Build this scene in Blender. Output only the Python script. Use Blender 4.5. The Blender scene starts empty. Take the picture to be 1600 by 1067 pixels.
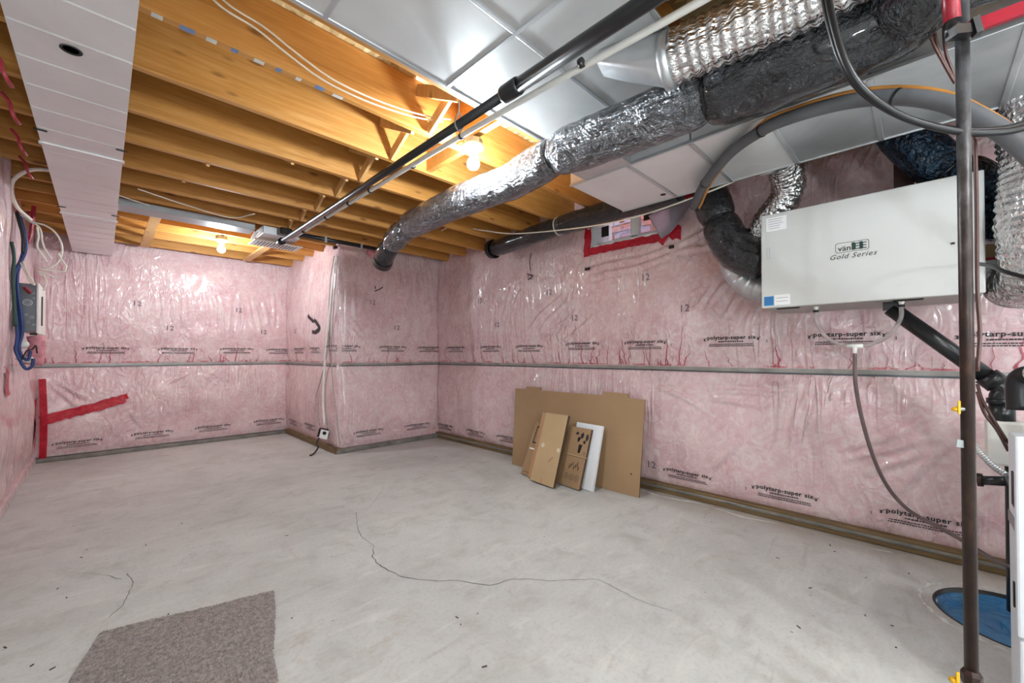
import bpy, bmesh, math, random
from mathutils import Vector, Matrix, noise
random.seed(7)
PI = math.pi
scene = bpy.context.scene
C = scene.collection

# ------------------------------------------------------------------ camera
EYE = 1.15                      # camera height (m); +Y runs along the right-hand wall, +X towards it
F, HOR, PITCH = 640.0, 555.0, math.radians(0.7)
YAW = math.radians(-45.0)
cam = bpy.data.cameras.new('camera'); camo = bpy.data.objects.new('camera', cam); C.objects.link(camo)
cam.sensor_width = 36.0; cam.lens = F / 1600 * 36
cam.shift_y = (HOR - 533.5 - F * math.tan(PITCH)) / 1600
cam.clip_start = 0.02
camo.location = (0, 0, EYE); camo.rotation_euler = (math.radians(90) + PITCH, 0, YAW)
scene.camera = camo

# ------------------------------------------------------------------ world, exposure
w = bpy.data.worlds.new('daylight'); scene.world = w; w.use_nodes = True
w.node_tree.nodes['Background'].inputs[0].default_value = (0.80, 0.90, 1.0, 1)
w.node_tree.nodes['Background'].inputs[1].default_value = 2.6
scene.view_settings.view_transform = 'Standard'; scene.view_settings.look = 'None'
scene.view_settings.gamma = 1; scene.view_settings.use_curve_mapping = False
scene.view_settings.exposure = 1.22
BULB, BULB_DIM, BULB_FILL = 540.0, 400.0, 290.0   # radiance of the two bulbs in view and of the fill bulbs added behind the camera
scene.cycles.max_bounces = 8; scene.cycles.diffuse_bounces = 4; scene.cycles.glossy_bounces = 4
scene.cycles.sample_clamp_indirect = 6.0
scene.cycles.caustics_reflective = False

# ------------------------------------------------------------------ helpers
_fw = Vector((math.sin(PI/4), math.cos(PI/4), 0)); _rt = Vector((math.cos(PI/4), -math.sin(PI/4), 0)); _up = Vector((0, 0, 1))
_f2 = _fw*math.cos(PITCH) + _up*math.sin(PITCH); _u2 = _up*math.cos(PITCH) - _fw*math.sin(PITCH)
_cy = HOR - F*math.tan(PITCH)
def at(x, y, X=None, Y=None, Z=None, D=None):
    """where a sight line measured in the photograph meets a known plane of the room"""
    d = _f2 + _rt*((x-800)/F) + _u2*((_cy-y)/F)
    o = Vector((0, 0, EYE))
    if D is not None: return o + d*D
    ax, v = (0, X) if X is not None else (1, Y) if Y is not None else (2, Z)
    return o + d*((v-o[ax])/d[ax])

def lin(h):
    v = [int(h[i:i+2], 16)/255 for i in (0, 2, 4)]
    return tuple((c/12.92 if c <= 0.04045 else ((c+0.055)/1.055)**2.4) for c in v) + (1,)

MATS = {}
class NT:
    def __init__(s, name):
        s.m = bpy.data.materials.new(name); s.m.use_nodes = True
        s.t = s.m.node_tree; s.b = s.t.nodes['Principled BSDF']; MATS[name] = s.m
    def n(s, typ, **kw):
        nd = s.t.nodes.new(typ)
        for k, v in kw.items():
            if k in nd.inputs.keys(): nd.inputs[k].default_value = v
            else: setattr(nd, k, v)
        return nd
    def l(s, a, b): s.t.links.new(a, b)
    def pos(s, scale=(1, 1, 1), rot=(0, 0, 0)):
        g = s.n('ShaderNodeNewGeometry'); mp = s.n('ShaderNodeMapping'); mp.inputs['Scale'].default_value = scale
        mp.inputs['Rotation'].default_value = rot
        s.l(g.outputs['Position'], mp.inputs['Vector']); return mp.outputs['Vector']
    def noise(s, vec, scale, detail=4, rough=.55, dist=0):
        nd = s.n('ShaderNodeTexNoise', Scale=scale, Detail=detail, Roughness=rough, Distortion=dist)
        s.l(vec, nd.inputs['Vector']); return nd.outputs['Fac']
    def ramp(s, fac, stops):
        r = s.n('ShaderNodeValToRGB'); cr = r.color_ramp
        while len(cr.elements) < len(stops): cr.elements.new(.5)
        for e, (p, c) in zip(cr.elements, stops):
            e.position = p; e.color = c if len(c) == 4 else tuple(c)+(1,)
        s.l(fac, r.inputs[0]); return r.outputs[0]
    def mix(s, fac, a, b, mode='MIX'):
        m = s.n('ShaderNodeMix', data_type='RGBA', blend_type=mode)
        for sock, v in ((m.inputs[0], fac), (m.inputs[6], a), (m.inputs[7], b)):
            if hasattr(v, 'links'): s.l(v, sock)
            else: sock.default_value = v
        return m.outputs[2]
    def math(s, op, a, b=0.0, c=None):
        m = s.n('ShaderNodeMath', operation=op)
        for i, v in enumerate((a, b) if c is None else (a, b, c)):
            if hasattr(v, 'links'): s.l(v, m.inputs[i])
            else: m.inputs[i].default_value = v
        return m.outputs[0]
    def bump(s, h, strength=.3, dist=.01, normal=None):
        b = s.n('ShaderNodeBump', Strength=strength, Distance=dist); s.l(h, b.inputs['Height'])
        if normal is not None: s.l(normal, b.inputs['Normal'])
        return b.outputs[0]
    def set(s, **kw):
        for k, v in kw.items():
            k = k.replace('_', ' ')
            if hasattr(v, 'links'): s.l(v, s.b.inputs[k])
            else: s.b.inputs[k].default_value = v

BLACK, WHITE = (0, 0, 0, 1), (1, 1, 1, 1)
def plain(name, hexcol, rough=.5, metal=0.0, var=.12, scale=9, **kw):
    t = NT(name); f = t.noise(t.pos(), scale, 5)
    c = lin(hexcol); d = tuple(x*(1-var*2) for x in c[:3])+(1,); e = tuple(min(1, x*(1+var)) for x in c[:3])+(1,)
    t.set(Base_Color=t.ramp(f, [(.3, d), (.7, e)]), Roughness=rough, Metallic=metal, **kw)
    return t

# ------------------------------------------------------------------ materials
def mat_poly():
    t = NT('pink_poly')
    p = t.pos()
    big = t.noise(p, 3.0, 5, .6, .8); fib = t.noise(p, 11, 7, .7, 2.2); fine = t.noise(p, 40, 4, .7, 1.0)
    base = t.ramp(big, [(.28, lin('d2a8ad')), (.5, lin('dcbabd')), (.72, lin('e3cac9'))])
    base = t.mix(t.math('MULTIPLY', t.ramp(fib, [(.45, BLACK), (.66, WHITE)]), .55), base, lin('ece4e1'))
    base = t.mix(t.math('MULTIPLY', t.ramp(fib, [(.28, WHITE), (.42, BLACK)]), .5), base, lin('ca949c'))
    base = t.mix(t.math('MULTIPLY', t.ramp(fine, [(.3, WHITE), (.45, BLACK)]), .25), base, lin('c08f96'))
    # red dye that ran down and pooled above the strapping
    g = t.n('ShaderNodeNewGeometry'); sx = t.n('ShaderNodeSeparateXYZ'); t.l(g.outputs['Position'], sx.inputs[0])
    z = sx.outputs['Z']
    pool = t.math('MULTIPLY', t.math('MULTIPLY', t.math('GREATER_THAN', z, 1.062), t.math('LESS_THAN', t.math('ADD', z, t.math('MULTIPLY', t.noise(t.pos((6, 6, 3)), 5.0), .035)), 1.093)), t.ramp(t.noise(t.pos((1, 1, 0)), 6), [(.46, BLACK), (.58, WHITE)]))
    base = t.mix(t.math('MULTIPLY', pool, .72), base, lin('c23a4c'))
    # film wrinkles: pleats, crackle and slack folds
    pl = t.noise(t.pos((15, 15, 1.0), (0.12, 0.12, 0)), 1.0, 2, .45, .5)
    pl2 = t.noise(t.pos((5, 5, 2.2), (0.8, -0.8, 0)), 1.6, 2, .45, .8)
    pl3 = t.noise(t.pos((5, 5, 2.2), (-0.8, 0.8, 0)), 1.5, 2, .45, .8)
    m1 = t.ramp(t.noise(p, 1.1, 2), [(.50, BLACK), (.66, WHITE)])
    m2 = t.ramp(t.noise(t.pos((1, 1, 1), (1, 2, .5)), 1.3, 2), [(.45, BLACK), (.6, WHITE)])
    def rdg(v): return t.math('POWER', t.math('SUBTRACT', 1.0, t.math('MINIMUM', t.math('MULTIPLY', t.math('ABSOLUTE', t.math('SUBTRACT', v, .5)), 7.0), 1.0)), 1.6)
    h = t.math('ADD', t.math('MULTIPLY', rdg(pl), m1), t.math('MULTIPLY', t.math('MAXIMUM', rdg(pl2), rdg(pl3)), t.math('MULTIPLY', m2, .8)))
    h = t.math('ADD', h, t.math('MULTIPLY', t.noise(p, 5, 3), .8))
    b1 = t.bump(h, .8, .010)
    b2 = t.bump(fib, .06, .01, b1)
    t.set(Base_Color=base, Roughness=.6, Normal=b2, Coat_Weight=.85, Coat_Roughness=.13, Coat_Normal=b1, Specular_IOR_Level=.25)
mat_poly()

def mat_wood(name, axis, a, b, c, knots=True):
    t = NT(name)
    sc = {0: (.8, 14, 14), 1: (14, .8, 14), 2: (14, 14, .8)}[axis]
    f = t.noise(t.pos(sc), 3.0, 5, .6, 1.2); f2 = t.noise(t.pos(), 1.1, 3)
    col = t.ramp(f, [(.25, lin(a)), (.5, lin(b)), (.78, lin(c))])
    col = t.mix(t.math('MULTIPLY', f2, .35), col, lin(a))
    if knots:
        ks = {0: (3.2, 4, 9), 1: (4, 3.2, 9), 2: (9, 9, 2.2)}[axis]
        v = t.n('ShaderNodeTexVoronoi', Scale=1.0, Randomness=1.0); t.l(t.pos(ks), v.inputs['Vector'])
        k = t.ramp(v.outputs['Distance'], [(.07, WHITE), (.15, BLACK)])
        col = t.mix(t.math('MULTIPLY', k, .7), col, lin('5e3517'))
    t.set(Base_Color=col, Roughness=.6, Normal=t.bump(f, .12, .004))
mat_wood('joist_wood', 0, 'ae732e', 'c68b44', 'd6a362')
mat_wood('strut_wood', 2, 'c28e52', 'd6a86c', 'e0ba86')
mat_wood('plate_wood', 1, '5c4528', '77603e', '8c7656', False)

def mat_osb():
    t = NT('osb'); v = t.n('ShaderNodeTexVoronoi', Scale=34.0, feature='F1'); 
    t.l(t.pos((1, .45, 1), (0, 0, .5)), v.inputs['Vector'])
    col = t.ramp(v.outputs['Color'], [(.1, lin('8f7448')), (.45, lin('c2a674')), (.8, lin('e0cda2'))])
    t.set(Base_Color=col, Roughness=.7, Normal=t.bump(v.outputs['Distance'], .3, .004))
mat_osb()

def mat_concrete():
    t = NT('concrete'); p = t.pos()
    big = t.noise(p, .9, 5, .6, .6); mid = t.noise(p, 5, 7, .68, .5); fine = t.noise(p, 55, 4, .7)
    col = t.ramp(big, [(.28, lin('bab9b6')), (.5, lin('cbcac7')), (.75, lin('d4d3d0'))])
    col = t.mix(t.math('MULTIPLY', t.ramp(mid, [(.5, BLACK), (.72, WHITE)]), .6), col, lin('aca7a0'))
    col = t.mix(t.math('MULTIPLY', t.ramp(fine, [(.3, WHITE), (.5, BLACK)]), .25), col, lin('8e8a85'))
    col = t.mix(t.math('MULTIPLY', t.ramp(mid, [(.2, WHITE), (.4, BLACK)]), .55), col, lin('e2dfd9'))
    sw = t.noise(t.pos((1.2, 5, 1), (0, 0, .5)), 2.2, 5, .6, .8)
    col = t.mix(t.math('MULTIPLY', t.ramp(sw, [(.56, BLACK), (.7, WHITE)]), .4), col, lin('e0ddd7'))
    col = t.mix(t.math('MULTIPLY', t.ramp(sw, [(.3, WHITE), (.4, BLACK)]), .28), col, lin('98908a'))
    # brown dust gathered along the walls on the right
    g = t.n('ShaderNodeNewGeometry'); sx = t.n('ShaderNodeSeparateXYZ'); t.l(g.outputs['Position'], sx.inputs[0])
    near = t.math('SUBTRACT', sx.outputs['X'], t.math('MULTIPLY', mid, .55))
    col = t.mix(t.math('MULTIPLY', t.ramp(t.math('SUBTRACT', near, 2.3), [(.45, BLACK), (.8, WHITE)]), .5), col, lin('9a8670'))
    st = t.ramp(t.noise(p, 1.9, 6, .75, 1.5), [(.60, BLACK), (.68, WHITE)])
    col = t.mix(t.math('MULTIPLY', st, .3), col, lin('a48c74'))
    sp = t.n('ShaderNodeTexVoronoi', Scale=7.0); t.l(p, sp.inputs['Vector'])
    col = t.mix(t.math('MULTIPLY', t.ramp(sp.outputs['Distance'], [(.03, WHITE), (.05, BLACK)]), .6), col, lin('57504a'))
    t.set(Base_Color=col, Roughness=.7, Specular_IOR_Level=.35, Normal=t.bump(t.math('ADD', mid, t.math('MULTIPLY', fine, .3)), .12, .008))
mat_concrete()

def mat_galv(name, a, b, rough, streak=True, metal=.9, bs=.05):
    t = NT(name); f = t.noise(t.pos(), 2.2, 4, .6, .5); f2 = t.noise(t.pos(), 60, 2)
    t.set(Base_Color=t.ramp(f, [(.3, lin(a)), (.7, lin(b))]), Metallic=metal, Roughness=t.math('ADD', t.math('MULTIPLY', f, .18), rough), Normal=t.bump(t.math('ADD', f, t.math('MULTIPLY', f2, .03)), bs, .03))
mat_galv('galvanised', 'b4b7ba', 'd6d8da', .30, metal=.75)
mat_galv('galvanised_dull', '85888b', 'a5a8a9', .36)
mat_galv('white_steel_sheet', 'dcdcdc', 'ebebeb', .26, metal=.45)
mat_galv('grey_steel_sheet', 'cacbcc', 'dcdddd', .28, metal=.4)
def mat_foil(name, a, b, metal, rough, sc, st, dist=.03):
    t = NT(name); p = t.pos()
    v = t.n('ShaderNodeTexVoronoi', Scale=sc, feature='F1', distance='EUCLIDEAN'); 
    w1 = t.noise(p, sc*.45, 4, .6, 2.5)
    mp = t.mix(.18, p, t.n('ShaderNodeTexNoise', Scale=sc*.5).outputs['Color']); t.l(mp, v.inputs['Vector'])
    h = t.math('ADD', t.math('MULTIPLY', v.outputs['Distance'], .7), t.math('ABSOLUTE', t.math('SUBTRACT', w1, .5)))
    t.set(Base_Color=t.ramp(w1, [(.3, lin(a)), (.7, lin(b))]), Metallic=metal, Roughness=rough, Normal=t.bump(h, st, dist))
mat_foil('silver_foil', 'c9cacb', 'f0f0f0', .97, .16, 16, .6)
def mat_film(name, a, b, metal, rough, sc, st):
    t = NT(name); p = t.pos()
    def rdg(v, k): return t.math('POWER', t.math('SUBTRACT', 1.0, t.math('MINIMUM', t.math('MULTIPLY', t.math('ABSOLUTE', t.math('SUBTRACT', v, .5)), k), 1.0)), 1.3)
    w1 = t.noise(p, sc, 3, .5, 2.0); w2 = t.noise(t.pos((1, .22, 1)), sc*1.6, 3, .5, .8); w3 = t.noise(p, sc*2.6, 3, .55, 1.5)
    h = t.math('ADD', t.math('MULTIPLY', rdg(w1, 5), .9), t.math('ADD', t.math('MULTIPLY', rdg(w2, 6), .7), t.math('MULTIPLY', rdg(w3, 6), .35)))
    t.set(Base_Color=t.ramp(w1, [(.3, lin(a)), (.7, lin(b))]), Metallic=metal, Roughness=rough, Normal=t.bump(h, st, .018), Coat_Weight=.6, Coat_Roughness=.08)
mat_film('black_film', '1a1b1d', '3b3d42', .4, .12, 9, .9)
mat_film('grey_film', '505256', '8b8e93', .75, .17, 11, .85)
mat_foil('blue_film', '0e1117', '1f3d55', .3, .22, 16, .8)
mat_foil('red_tape', 'a30f22', 'd3203a', 0, .2, 22, .5, .012)
mat_foil('dark_red_tape', '8f1628', 'b02038', 0, .3, 22, .4, .012)
mat_foil('blue_sheet', '1d6aa0', '4590c0', 0, .25, 7, .6, .03)
plain('abs_black', '1c1d1f', .28)
plain('black_rubber', '17181a', .38)
plain('grey_foam', '5c5d60', .6, var=.08)
plain('copper', 'c98a45', .35, .3)
plain('white_plastic', 'e6e4de', .4, var=.04)
plain('white_cable', 'e8e2d4', .45, var=.06)
plain('pvc_pipe', 'dedcd6', .3, var=.04)
plain('red_cable', 'a02a3a', .4)
plain('blue_cable', '23407c', .4)
plain('green_cable', '23463a', .5)
plain('brown_cable', '4a2a24', .4)
plain('porcelain', 'f0efec', .25, var=.03)
plain('hrv_enamel', 'cfcecb', .42, var=.02, scale=2)
plain('hrv_under', 'a6a19b', .5, var=.05)
plain('cabinet_white', 'd6d9de', .4, var=.03, scale=3)
plain('dark_slot', '121212', .6)
plain('ink', '1d1a1c', .6, var=.02)
plain('faded_ink', '6d5f66', .6, var=.02)
plain('logo_green', '1f3a33', .5, var=.02)
plain('label_white', 'f0f0f0', .5, var=.02)
plain('label_blue', '2c79b8', .4, var=.05)
plain('label_red', 'b03030', .5, var=.05)
plain('cardboard', 'a08160', .75, var=.05, scale=3)
plain('cardboard_light', 'bb9f78', .7, var=.05, scale=3)
plain('cardboard_orange', 'bd9068', .7, var=.05, scale=3)
plain('cardboard_edge', '4e3b2a', .8)
plain('clear_tape', 'd8ccb4', .15, var=.05)
plain('foam_white', 'e4e6ea', .5, var=.03)
plain('carpet', '9c918d', .95, var=.2, scale=60)
plain('yellow_plastic', 'd8a40f', .4, var=.06)
plain('red_paint', '94182a', .35, var=.08)
plain('strap_grey', '9b9690', .42, var=.15, Coat_Weight=.5, Coat_Roughness=.15)
plain('steel_dark', '5f6166', .35, .4)
plain('hem_grey', '7f7a72', .45, var=.2, Coat_Weight=.4, Coat_Roughness=.2)
plain('dye_red', 'b8485a', .45, var=.15, Coat_Weight=1.0)
plain('blue_paint', '6f86b0', .6)
plain('hose_brown', '6d5c5b', .4)
plain('plaster', 'dbd8d2', .8, var=.08, scale=30)
plain('crack_dark', '6a6159', .9, var=.2)
plain('vinyl_white', 'e9ebee', .35, var=.03)
plain('brick_red', 'a5625a', .8, var=.2, scale=14)
plain('brick_mauve', '8d7f95', .8, var=.2, scale=14)
plain('mortar', 'c3c0bc', .9, var=.08)
plain('batt_fluff', 'd8929c', .9, var=.2, scale=20)
def mat_pole():
    t = NT('rusty_steel'); g = t.n('ShaderNodeNewGeometry'); sx = t.n('ShaderNodeSeparateXYZ'); t.l(g.outputs['Position'], sx.inputs[0])
    f = t.noise(t.pos((1, 1, .5)), 26, 6, .7)
    rust = t.ramp(f, [(.3, lin('1a120f')), (.55, lin('35221b')), (.8, lin('50382e'))])
    grey = t.ramp(f, [(.3, lin('353638')), (.7, lin('6c6d70'))])
    k = t.ramp(t.math('ADD', t.math('DIVIDE', sx.outputs['Z'], 2.5), t.math('MULTIPLY', f, .3)), [(.66, BLACK), (.92, WHITE)])
    t.set(Base_Color=t.mix(k, rust, grey), Metallic=.35, Roughness=.42, Normal=t.bump(f, .25, .004))
mat_pole()
def mat_glass(name, tint, rough, trans=1.0, alpha=1.0):
    t = NT(name); t.set(Base_Color=lin(tint), Roughness=rough, Transmission_Weight=trans, IOR=1.3, Alpha=alpha)
mat_glass('clear_tube', 'd9d2d0', .12, .75)
mat_glass('window_glass', 'f4f8fb', .0, 1.0, .25)
def mat_flap():
    t = NT('plastic_flap'); t.set(Base_Color=lin('e6e0ee'), Roughness=.4, Transmission_Weight=.7, Normal=t.bump(t.noise(t.pos(), 12, 3), .3, .02))
mat_flap()
for nm_, st_ in (('lit_bulb', BULB), ('dim_bulb', BULB_DIM), ('fill_bulb', BULB_FILL)):
    t = NT(nm_); t.set(Base_Color=WHITE, Emission_Color=(.85, .945, 1.0, 1), Emission_Strength=st_)
plain('drywall', 'e4e4e2', .8, var=.02)

# ------------------------------------------------------------------ mesh helpers
def link(o, parent=None):
    C.objects.link(o)
    if parent is not None:
        o.parent = parent
        o.matrix_parent_inverse = Matrix.Translation(-parent.location) if parent.type == 'EMPTY' else Matrix.Identity(4)
    return o
def obj(name, data, mat, parent=None, smooth=False):
    if isinstance(data, bmesh.types.BMesh):
        me = bpy.data.meshes.new(name); data.to_mesh(me); data.free()
    else:
        me = bpy.data.meshes.new(name); me.from_pydata([tuple(v) for v in data[0]], [], data[1]); me.update()
    if mat: me.materials.append(MATS[mat])
    if smooth: me.shade_smooth()
    o = bpy.data.objects.new(name, me); return link(o, parent)
def thing(name, label, cat, loc=(0, 0, 0), group=None):
    o = bpy.data.objects.new(name, None); o.location = loc; o.empty_display_size = .05
    C.objects.link(o); return tag(o, label, cat, group)
def tag(o, label, cat, group=None):
    o['label'] = label; o['category'] = cat
    if group: o['group'] = group
    return o
def struct(o): o['kind'] = 'structure'; return o

def bx(bm, x0, x1, y0, y1, z0, z1, M=None, bevel=0):
    vs = [bm.verts.new((x, y, z)) for x in (x0, x1) for y in (y0, y1) for z in (z0, z1)]
    fs = [bm.faces.new([vs[i] for i in q]) for q in ((0, 1, 3, 2), (4, 6, 7, 5), (0, 4, 5, 1), (2, 3, 7, 6), (0, 2, 6, 4), (1, 5, 7, 3))]
    if bevel:
        es = list({e for f in fs for e in f.edges})
        r = bmesh.ops.bevel(bm, geom=es, offset=bevel, segments=2, affect='EDGES', profile=.5); 
        vs = list({v for f in r['faces'] for v in f.verts} | {v for v in vs if v.is_valid})
    if M is not None:
        for v in vs:
            if v.is_valid: v.co = M @ v.co
    return bm
def box(x0, x1, y0, y1, z0, z1, M=None, bevel=0):
    bm = bmesh.new(); bx(bm, min(x0, x1), max(x0, x1), min(y0, y1), max(y0, y1), min(z0, z1), max(z0, z1), M, bevel)
    return bm
def bar(a, b, wd, ht, up=(0, 0, 1)):
    """a straight bar of section wd x ht from a to b"""
    a, b = Vector(a), Vector(b); d = b-a; L = d.length; d.normalize()
    s = d.cross(Vector(up)).normalized(); u = s.cross(d)
    M = Matrix((( d.x, s.x, u.x, a.x), (d.y, s.y, u.y, a.y), (d.z, s.z, u.z, a.z), (0, 0, 0, 1)))
    return box(0, L, -wd/2, wd/2, -ht/2, ht/2, M)
def smooth_path(pts, sub=8):
    pts = [Vector(p) for p in pts]
    if len(pts) < 3 or sub < 2: return pts
    P = [pts[0]*2-pts[1]] + pts + [pts[-1]*2-pts[-2]]; out = []
    for i in range(1, len(P)-2):
        for k in range(sub):
            t = k/sub; a, b, c, d = P[i-1], P[i], P[i+1], P[i+2]
            out.append(.5*((2*b) + (c-a)*t + (2*a-5*b+4*c-d)*t*t + (3*b-a-3*c+d)*t**3))
    out.append(pts[-1]); return out
def resample(pts, step):
    out = [pts[0].copy()]; acc = 0.0
    for a, b in zip(pts, pts[1:]):
        L = (b-a).length
        while L > 1e-9 and acc + L >= step:
            t = (step-acc)/L; a = a.lerp(b, t); out.append(a.copy()); L = (b-a).length; acc = 0.0
        acc += L
    if (out[-1]-pts[-1]).length > step*.3: out.append(pts[-1].copy())
    return out
def tube(pts, r, seg=10, sub=8, step=None, cap=True, rad=None):
    """a tube along pts; rad(s, theta, p) scales its radius"""
    P = smooth_path(pts, sub)
    if step: P = resample(P, step)
    vs, fs = [], []; s = 0.0; prev = None; nrm = None
    for i, p in enumerate(P):
        d = (P[min(i+1, len(P)-1)] - P[max(i-1, 0)]).normalized()
        if nrm is None:
            nrm = d.orthogonal().normalized() if abs(d.z) > .9 else d.cross(Vector((0, 0, 1))).normalized()
        else:
            nrm = (nrm - d*nrm.dot(d)).normalized()
        bi = d.cross(nrm)
        if i: s += (p-P[i-1]).length
        for k in range(seg):
            th = 2*PI*k/seg; dirv = nrm*math.cos(th) + bi*math.sin(th)
            rr = r if not callable(r) else r(s)
            if rad: rr *= rad(s, th, p + dirv*rr)
            vs.append(p + dirv*rr)
        if i:
            o = (i-1)*seg
            for k in range(seg):
                k2 = (k+1) % seg; fs.append((o+k, o+k2, o+seg+k2, o+seg+k))
    if cap:
        n = len(P); fs.append(tuple(range(seg-1, -1, -1))); fs.append(tuple((n-1)*seg+k for k in range(seg)))
    return vs, fs
def lathe(prof, centre, axis=(0, 0, 1), seg=24):
    """prof: (radius, height) pairs"""
    ax = Vector(axis).normalized(); n = ax.orthogonal().normalized(); b = ax.cross(n); c = Vector(centre)
    vs, fs = [], []
    for i, (r, h) in enumerate(prof):
        for k in range(seg):
            th = 2*PI*k/seg; vs.append(c + ax*h + (n*math.cos(th) + b*math.sin(th))*max(r, 1e-4))
        if i:
            o = (i-1)*seg
            for k in range(seg):
                k2 = (k+1) % seg; fs.append((o+k, o+k2, o+seg+k2, o+seg+k))
    return vs, fs
def crumple(amp, sc, ribs=None, ribamp=0):
    def f(s, th, p):
        v = 1 + amp*(noise.noise(p*sc) + .6*noise.noise(p*sc*2.3))
        if ribs:
            q = (s/ribs) % 1.0; v += ribamp*(abs(q-.5)*2 - .5)
        return v
    return f
def prism(poly, thick, origin, U, V, N):
    """flat polygon (u, v) extruded by thick along N"""
    o, U, V, N = Vector(origin), Vector(U), Vector(V), Vector(N); n = len(poly)
    vs = [o + U*u + V*v for u, v in poly] + [o + U*u + V*v + N*thick for u, v in poly]
    fs = [tuple(range(n))[::-1], tuple(range(n, 2*n))] + [(i, (i+1) % n, n+(i+1) % n, n+i) for i in range(n)]
    return vs, fs
_TX = {}
def text_flat(body, size=1.0, shear=0.0, bold=0.0, spacing=1.0):
    key = (body, shear, bold, spacing)
    if key not in _TX:
        cu = bpy.data.curves.new('lettering', 'FONT'); cu.body = body; cu.shear = shear; cu.offset = bold; cu.space_character = spacing
        cu.align_x = 'CENTER'; cu.resolution_u = 2
        o = bpy.data.objects.new('lettering', cu); C.objects.link(o)
        dg = bpy.context.evaluated_depsgraph_get(); me = o.evaluated_get(dg).to_mesh()
        _TX[key] = ([tuple(v.co) for v in me.vertices], [tuple(p.vertices) for p in me.polygons])
        o.evaluated_get(dg).to_mesh_clear(); bpy.data.objects.remove(o); bpy.data.curves.remove(cu)
    vs, fs = _TX[key]
    return [(x*size, y*size) for x, y, z in vs], fs
def rect2(u0, u1, v0, v1): return [(u0, v0), (u1, v0), (u1, v1), (u0, v1)], [(0, 1, 2, 3)]
def merge2(items):
    V, Fs = [], []
    for (vs, fs), (du, dv) in items:
        o = len(V); V += [(u+du, v+dv) for u, v in vs]; Fs += [tuple(i+o for i in f) for f in fs]
    return V, Fs

# ------------------------------------------------------------------ room
ZJ, ZS = 2.45, 2.735            # underside of joists, underside of subfloor
XR, YB, BX, BY, XL, YR = 3.38, 6.69, 1.96, 4.85, -.52, -3.2
STRAP = 1.04

class Wall:
    """a poly-covered insulated wall: a sheet that swells between the strapping, the plate and the ceiling"""
    def __init__(s, name, org, U, N, u0, u1, seed, zlo=.055, zhi=2.73, hole=None, amp=(.055, .07), edge=.06, folds=(), st=.028):
        s.o, s.U, s.N = Vector(org), Vector(U), Vector(N); s.seed = seed; s.u0, s.u1, s.zlo, s.zhi = u0, u1, zlo, zhi
        s.amp, s.edge = amp, edge
        s.folds = []
        for (xa, ya, xb, yb) in folds:
            a, b = Vector(s.uz(xa, ya)), Vector(s.uz(xb, yb)); s.folds.append((a, (b-a).normalized(), (b-a).length))
        nu = int((u1-u0)/st); nz = int((zhi-zlo)/st)
        vs, fs = [], []
        for i in range(nu+1):
            for k in range(nz+1): vs.append(s.p(u0+(u1-u0)*i/nu, zlo+(zhi-zlo)*k/nz))
        for i in range(nu):
            for k in range(nz):
                uc, zc = u0+(u1-u0)*(i+.5)/nu, zlo+(zhi-zlo)*(k+.5)/nz
                if hole and hole[0] < uc < hole[1] and hole[2] < zc < hole[3]: continue
                a = i*(nz+1)+k; fs.append((a, a+nz+1, a+nz+2, a+1))
        # sheet must face the room
        v = [Vector(vs[j]) for j in fs[0]]
        if (v[1]-v[0]).cross(v[2]-v[0]).dot(s.N) < 0: fs = [f[::-1] for f in fs]
        s.ob = struct(obj(name, (vs, fs), 'pink_poly', smooth=True))
    def disp(s, u, z):
        lo, up = s.amp
        if z < STRAP: t = (z-.075)/(STRAP-.075); a = lo
        else: t = (z-STRAP)/(2.5-STRAP); a = up
        t = min(max(t, 0), 1); b = a*math.sin(PI*t)**.55 if 0 < t < 1 else 0
        e = min((u-s.u0)/s.edge, (s.u1-u)/s.edge, 1.0); e = max(e, 0)**.5
        q = Vector((u, z, s.seed))
        n = .030*noise.noise(q*1.6) + .014*noise.noise(q*4.1)
        pleat = abs(noise.noise(Vector((u*8.5+.9*z, z*.9, s.seed+9)))); mk = max(0, noise.noise(q*1.1+Vector((3, 5, 1)))+.0)
        n += -.030*pleat*mk*1.5
        d2 = abs(noise.noise(Vector((u*5.0-z*3.4, u*2+z*2.0, s.seed+20)))); n += -.012*d2
        for i, (fa, fd, fl) in enumerate(s.folds):
            r = Vector((u, z)) - fa; al = r.dot(fd)
            if -.02 < al < fl+.02:
                ac = r.x*fd.y - r.y*fd.x + .012*math.sin(al*9+i)
                if abs(ac) < .06: n += .017*math.exp(-(ac/.013)**2)*math.sin(PI*min(max(al/fl, 0), 1))**.6 - .007*math.exp(-((abs(ac)-.035)/.016)**2)
        return (b + n*min(1, math.sin(PI*t)*2.5 if 0 < t < 1 else 0))*(.25+.75*e)
    def p(s, u, z, off=0.0): return s.o + s.U*u + Vector((0, 0, z)) + s.N*(s.disp(u, z)+off)
    def uz(s, x, y):
        ax = 0 if abs(s.N.x) > .5 else 1
        v = s.o[ax] + s.N[ax]*.045
        q = at(x, y, X=v) if ax == 0 else at(x, y, Y=v)
        return (q-s.o).dot(s.U), q.z
    def stick(s, name, shape, u, z, mat, off=.004, fold=None):
        """print or tape lying on the film"""
        vs, fs = shape
        return obj(name, ([s.p(u+a, z+b, off) for a, b in vs], fs), mat, s.ob)

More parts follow.
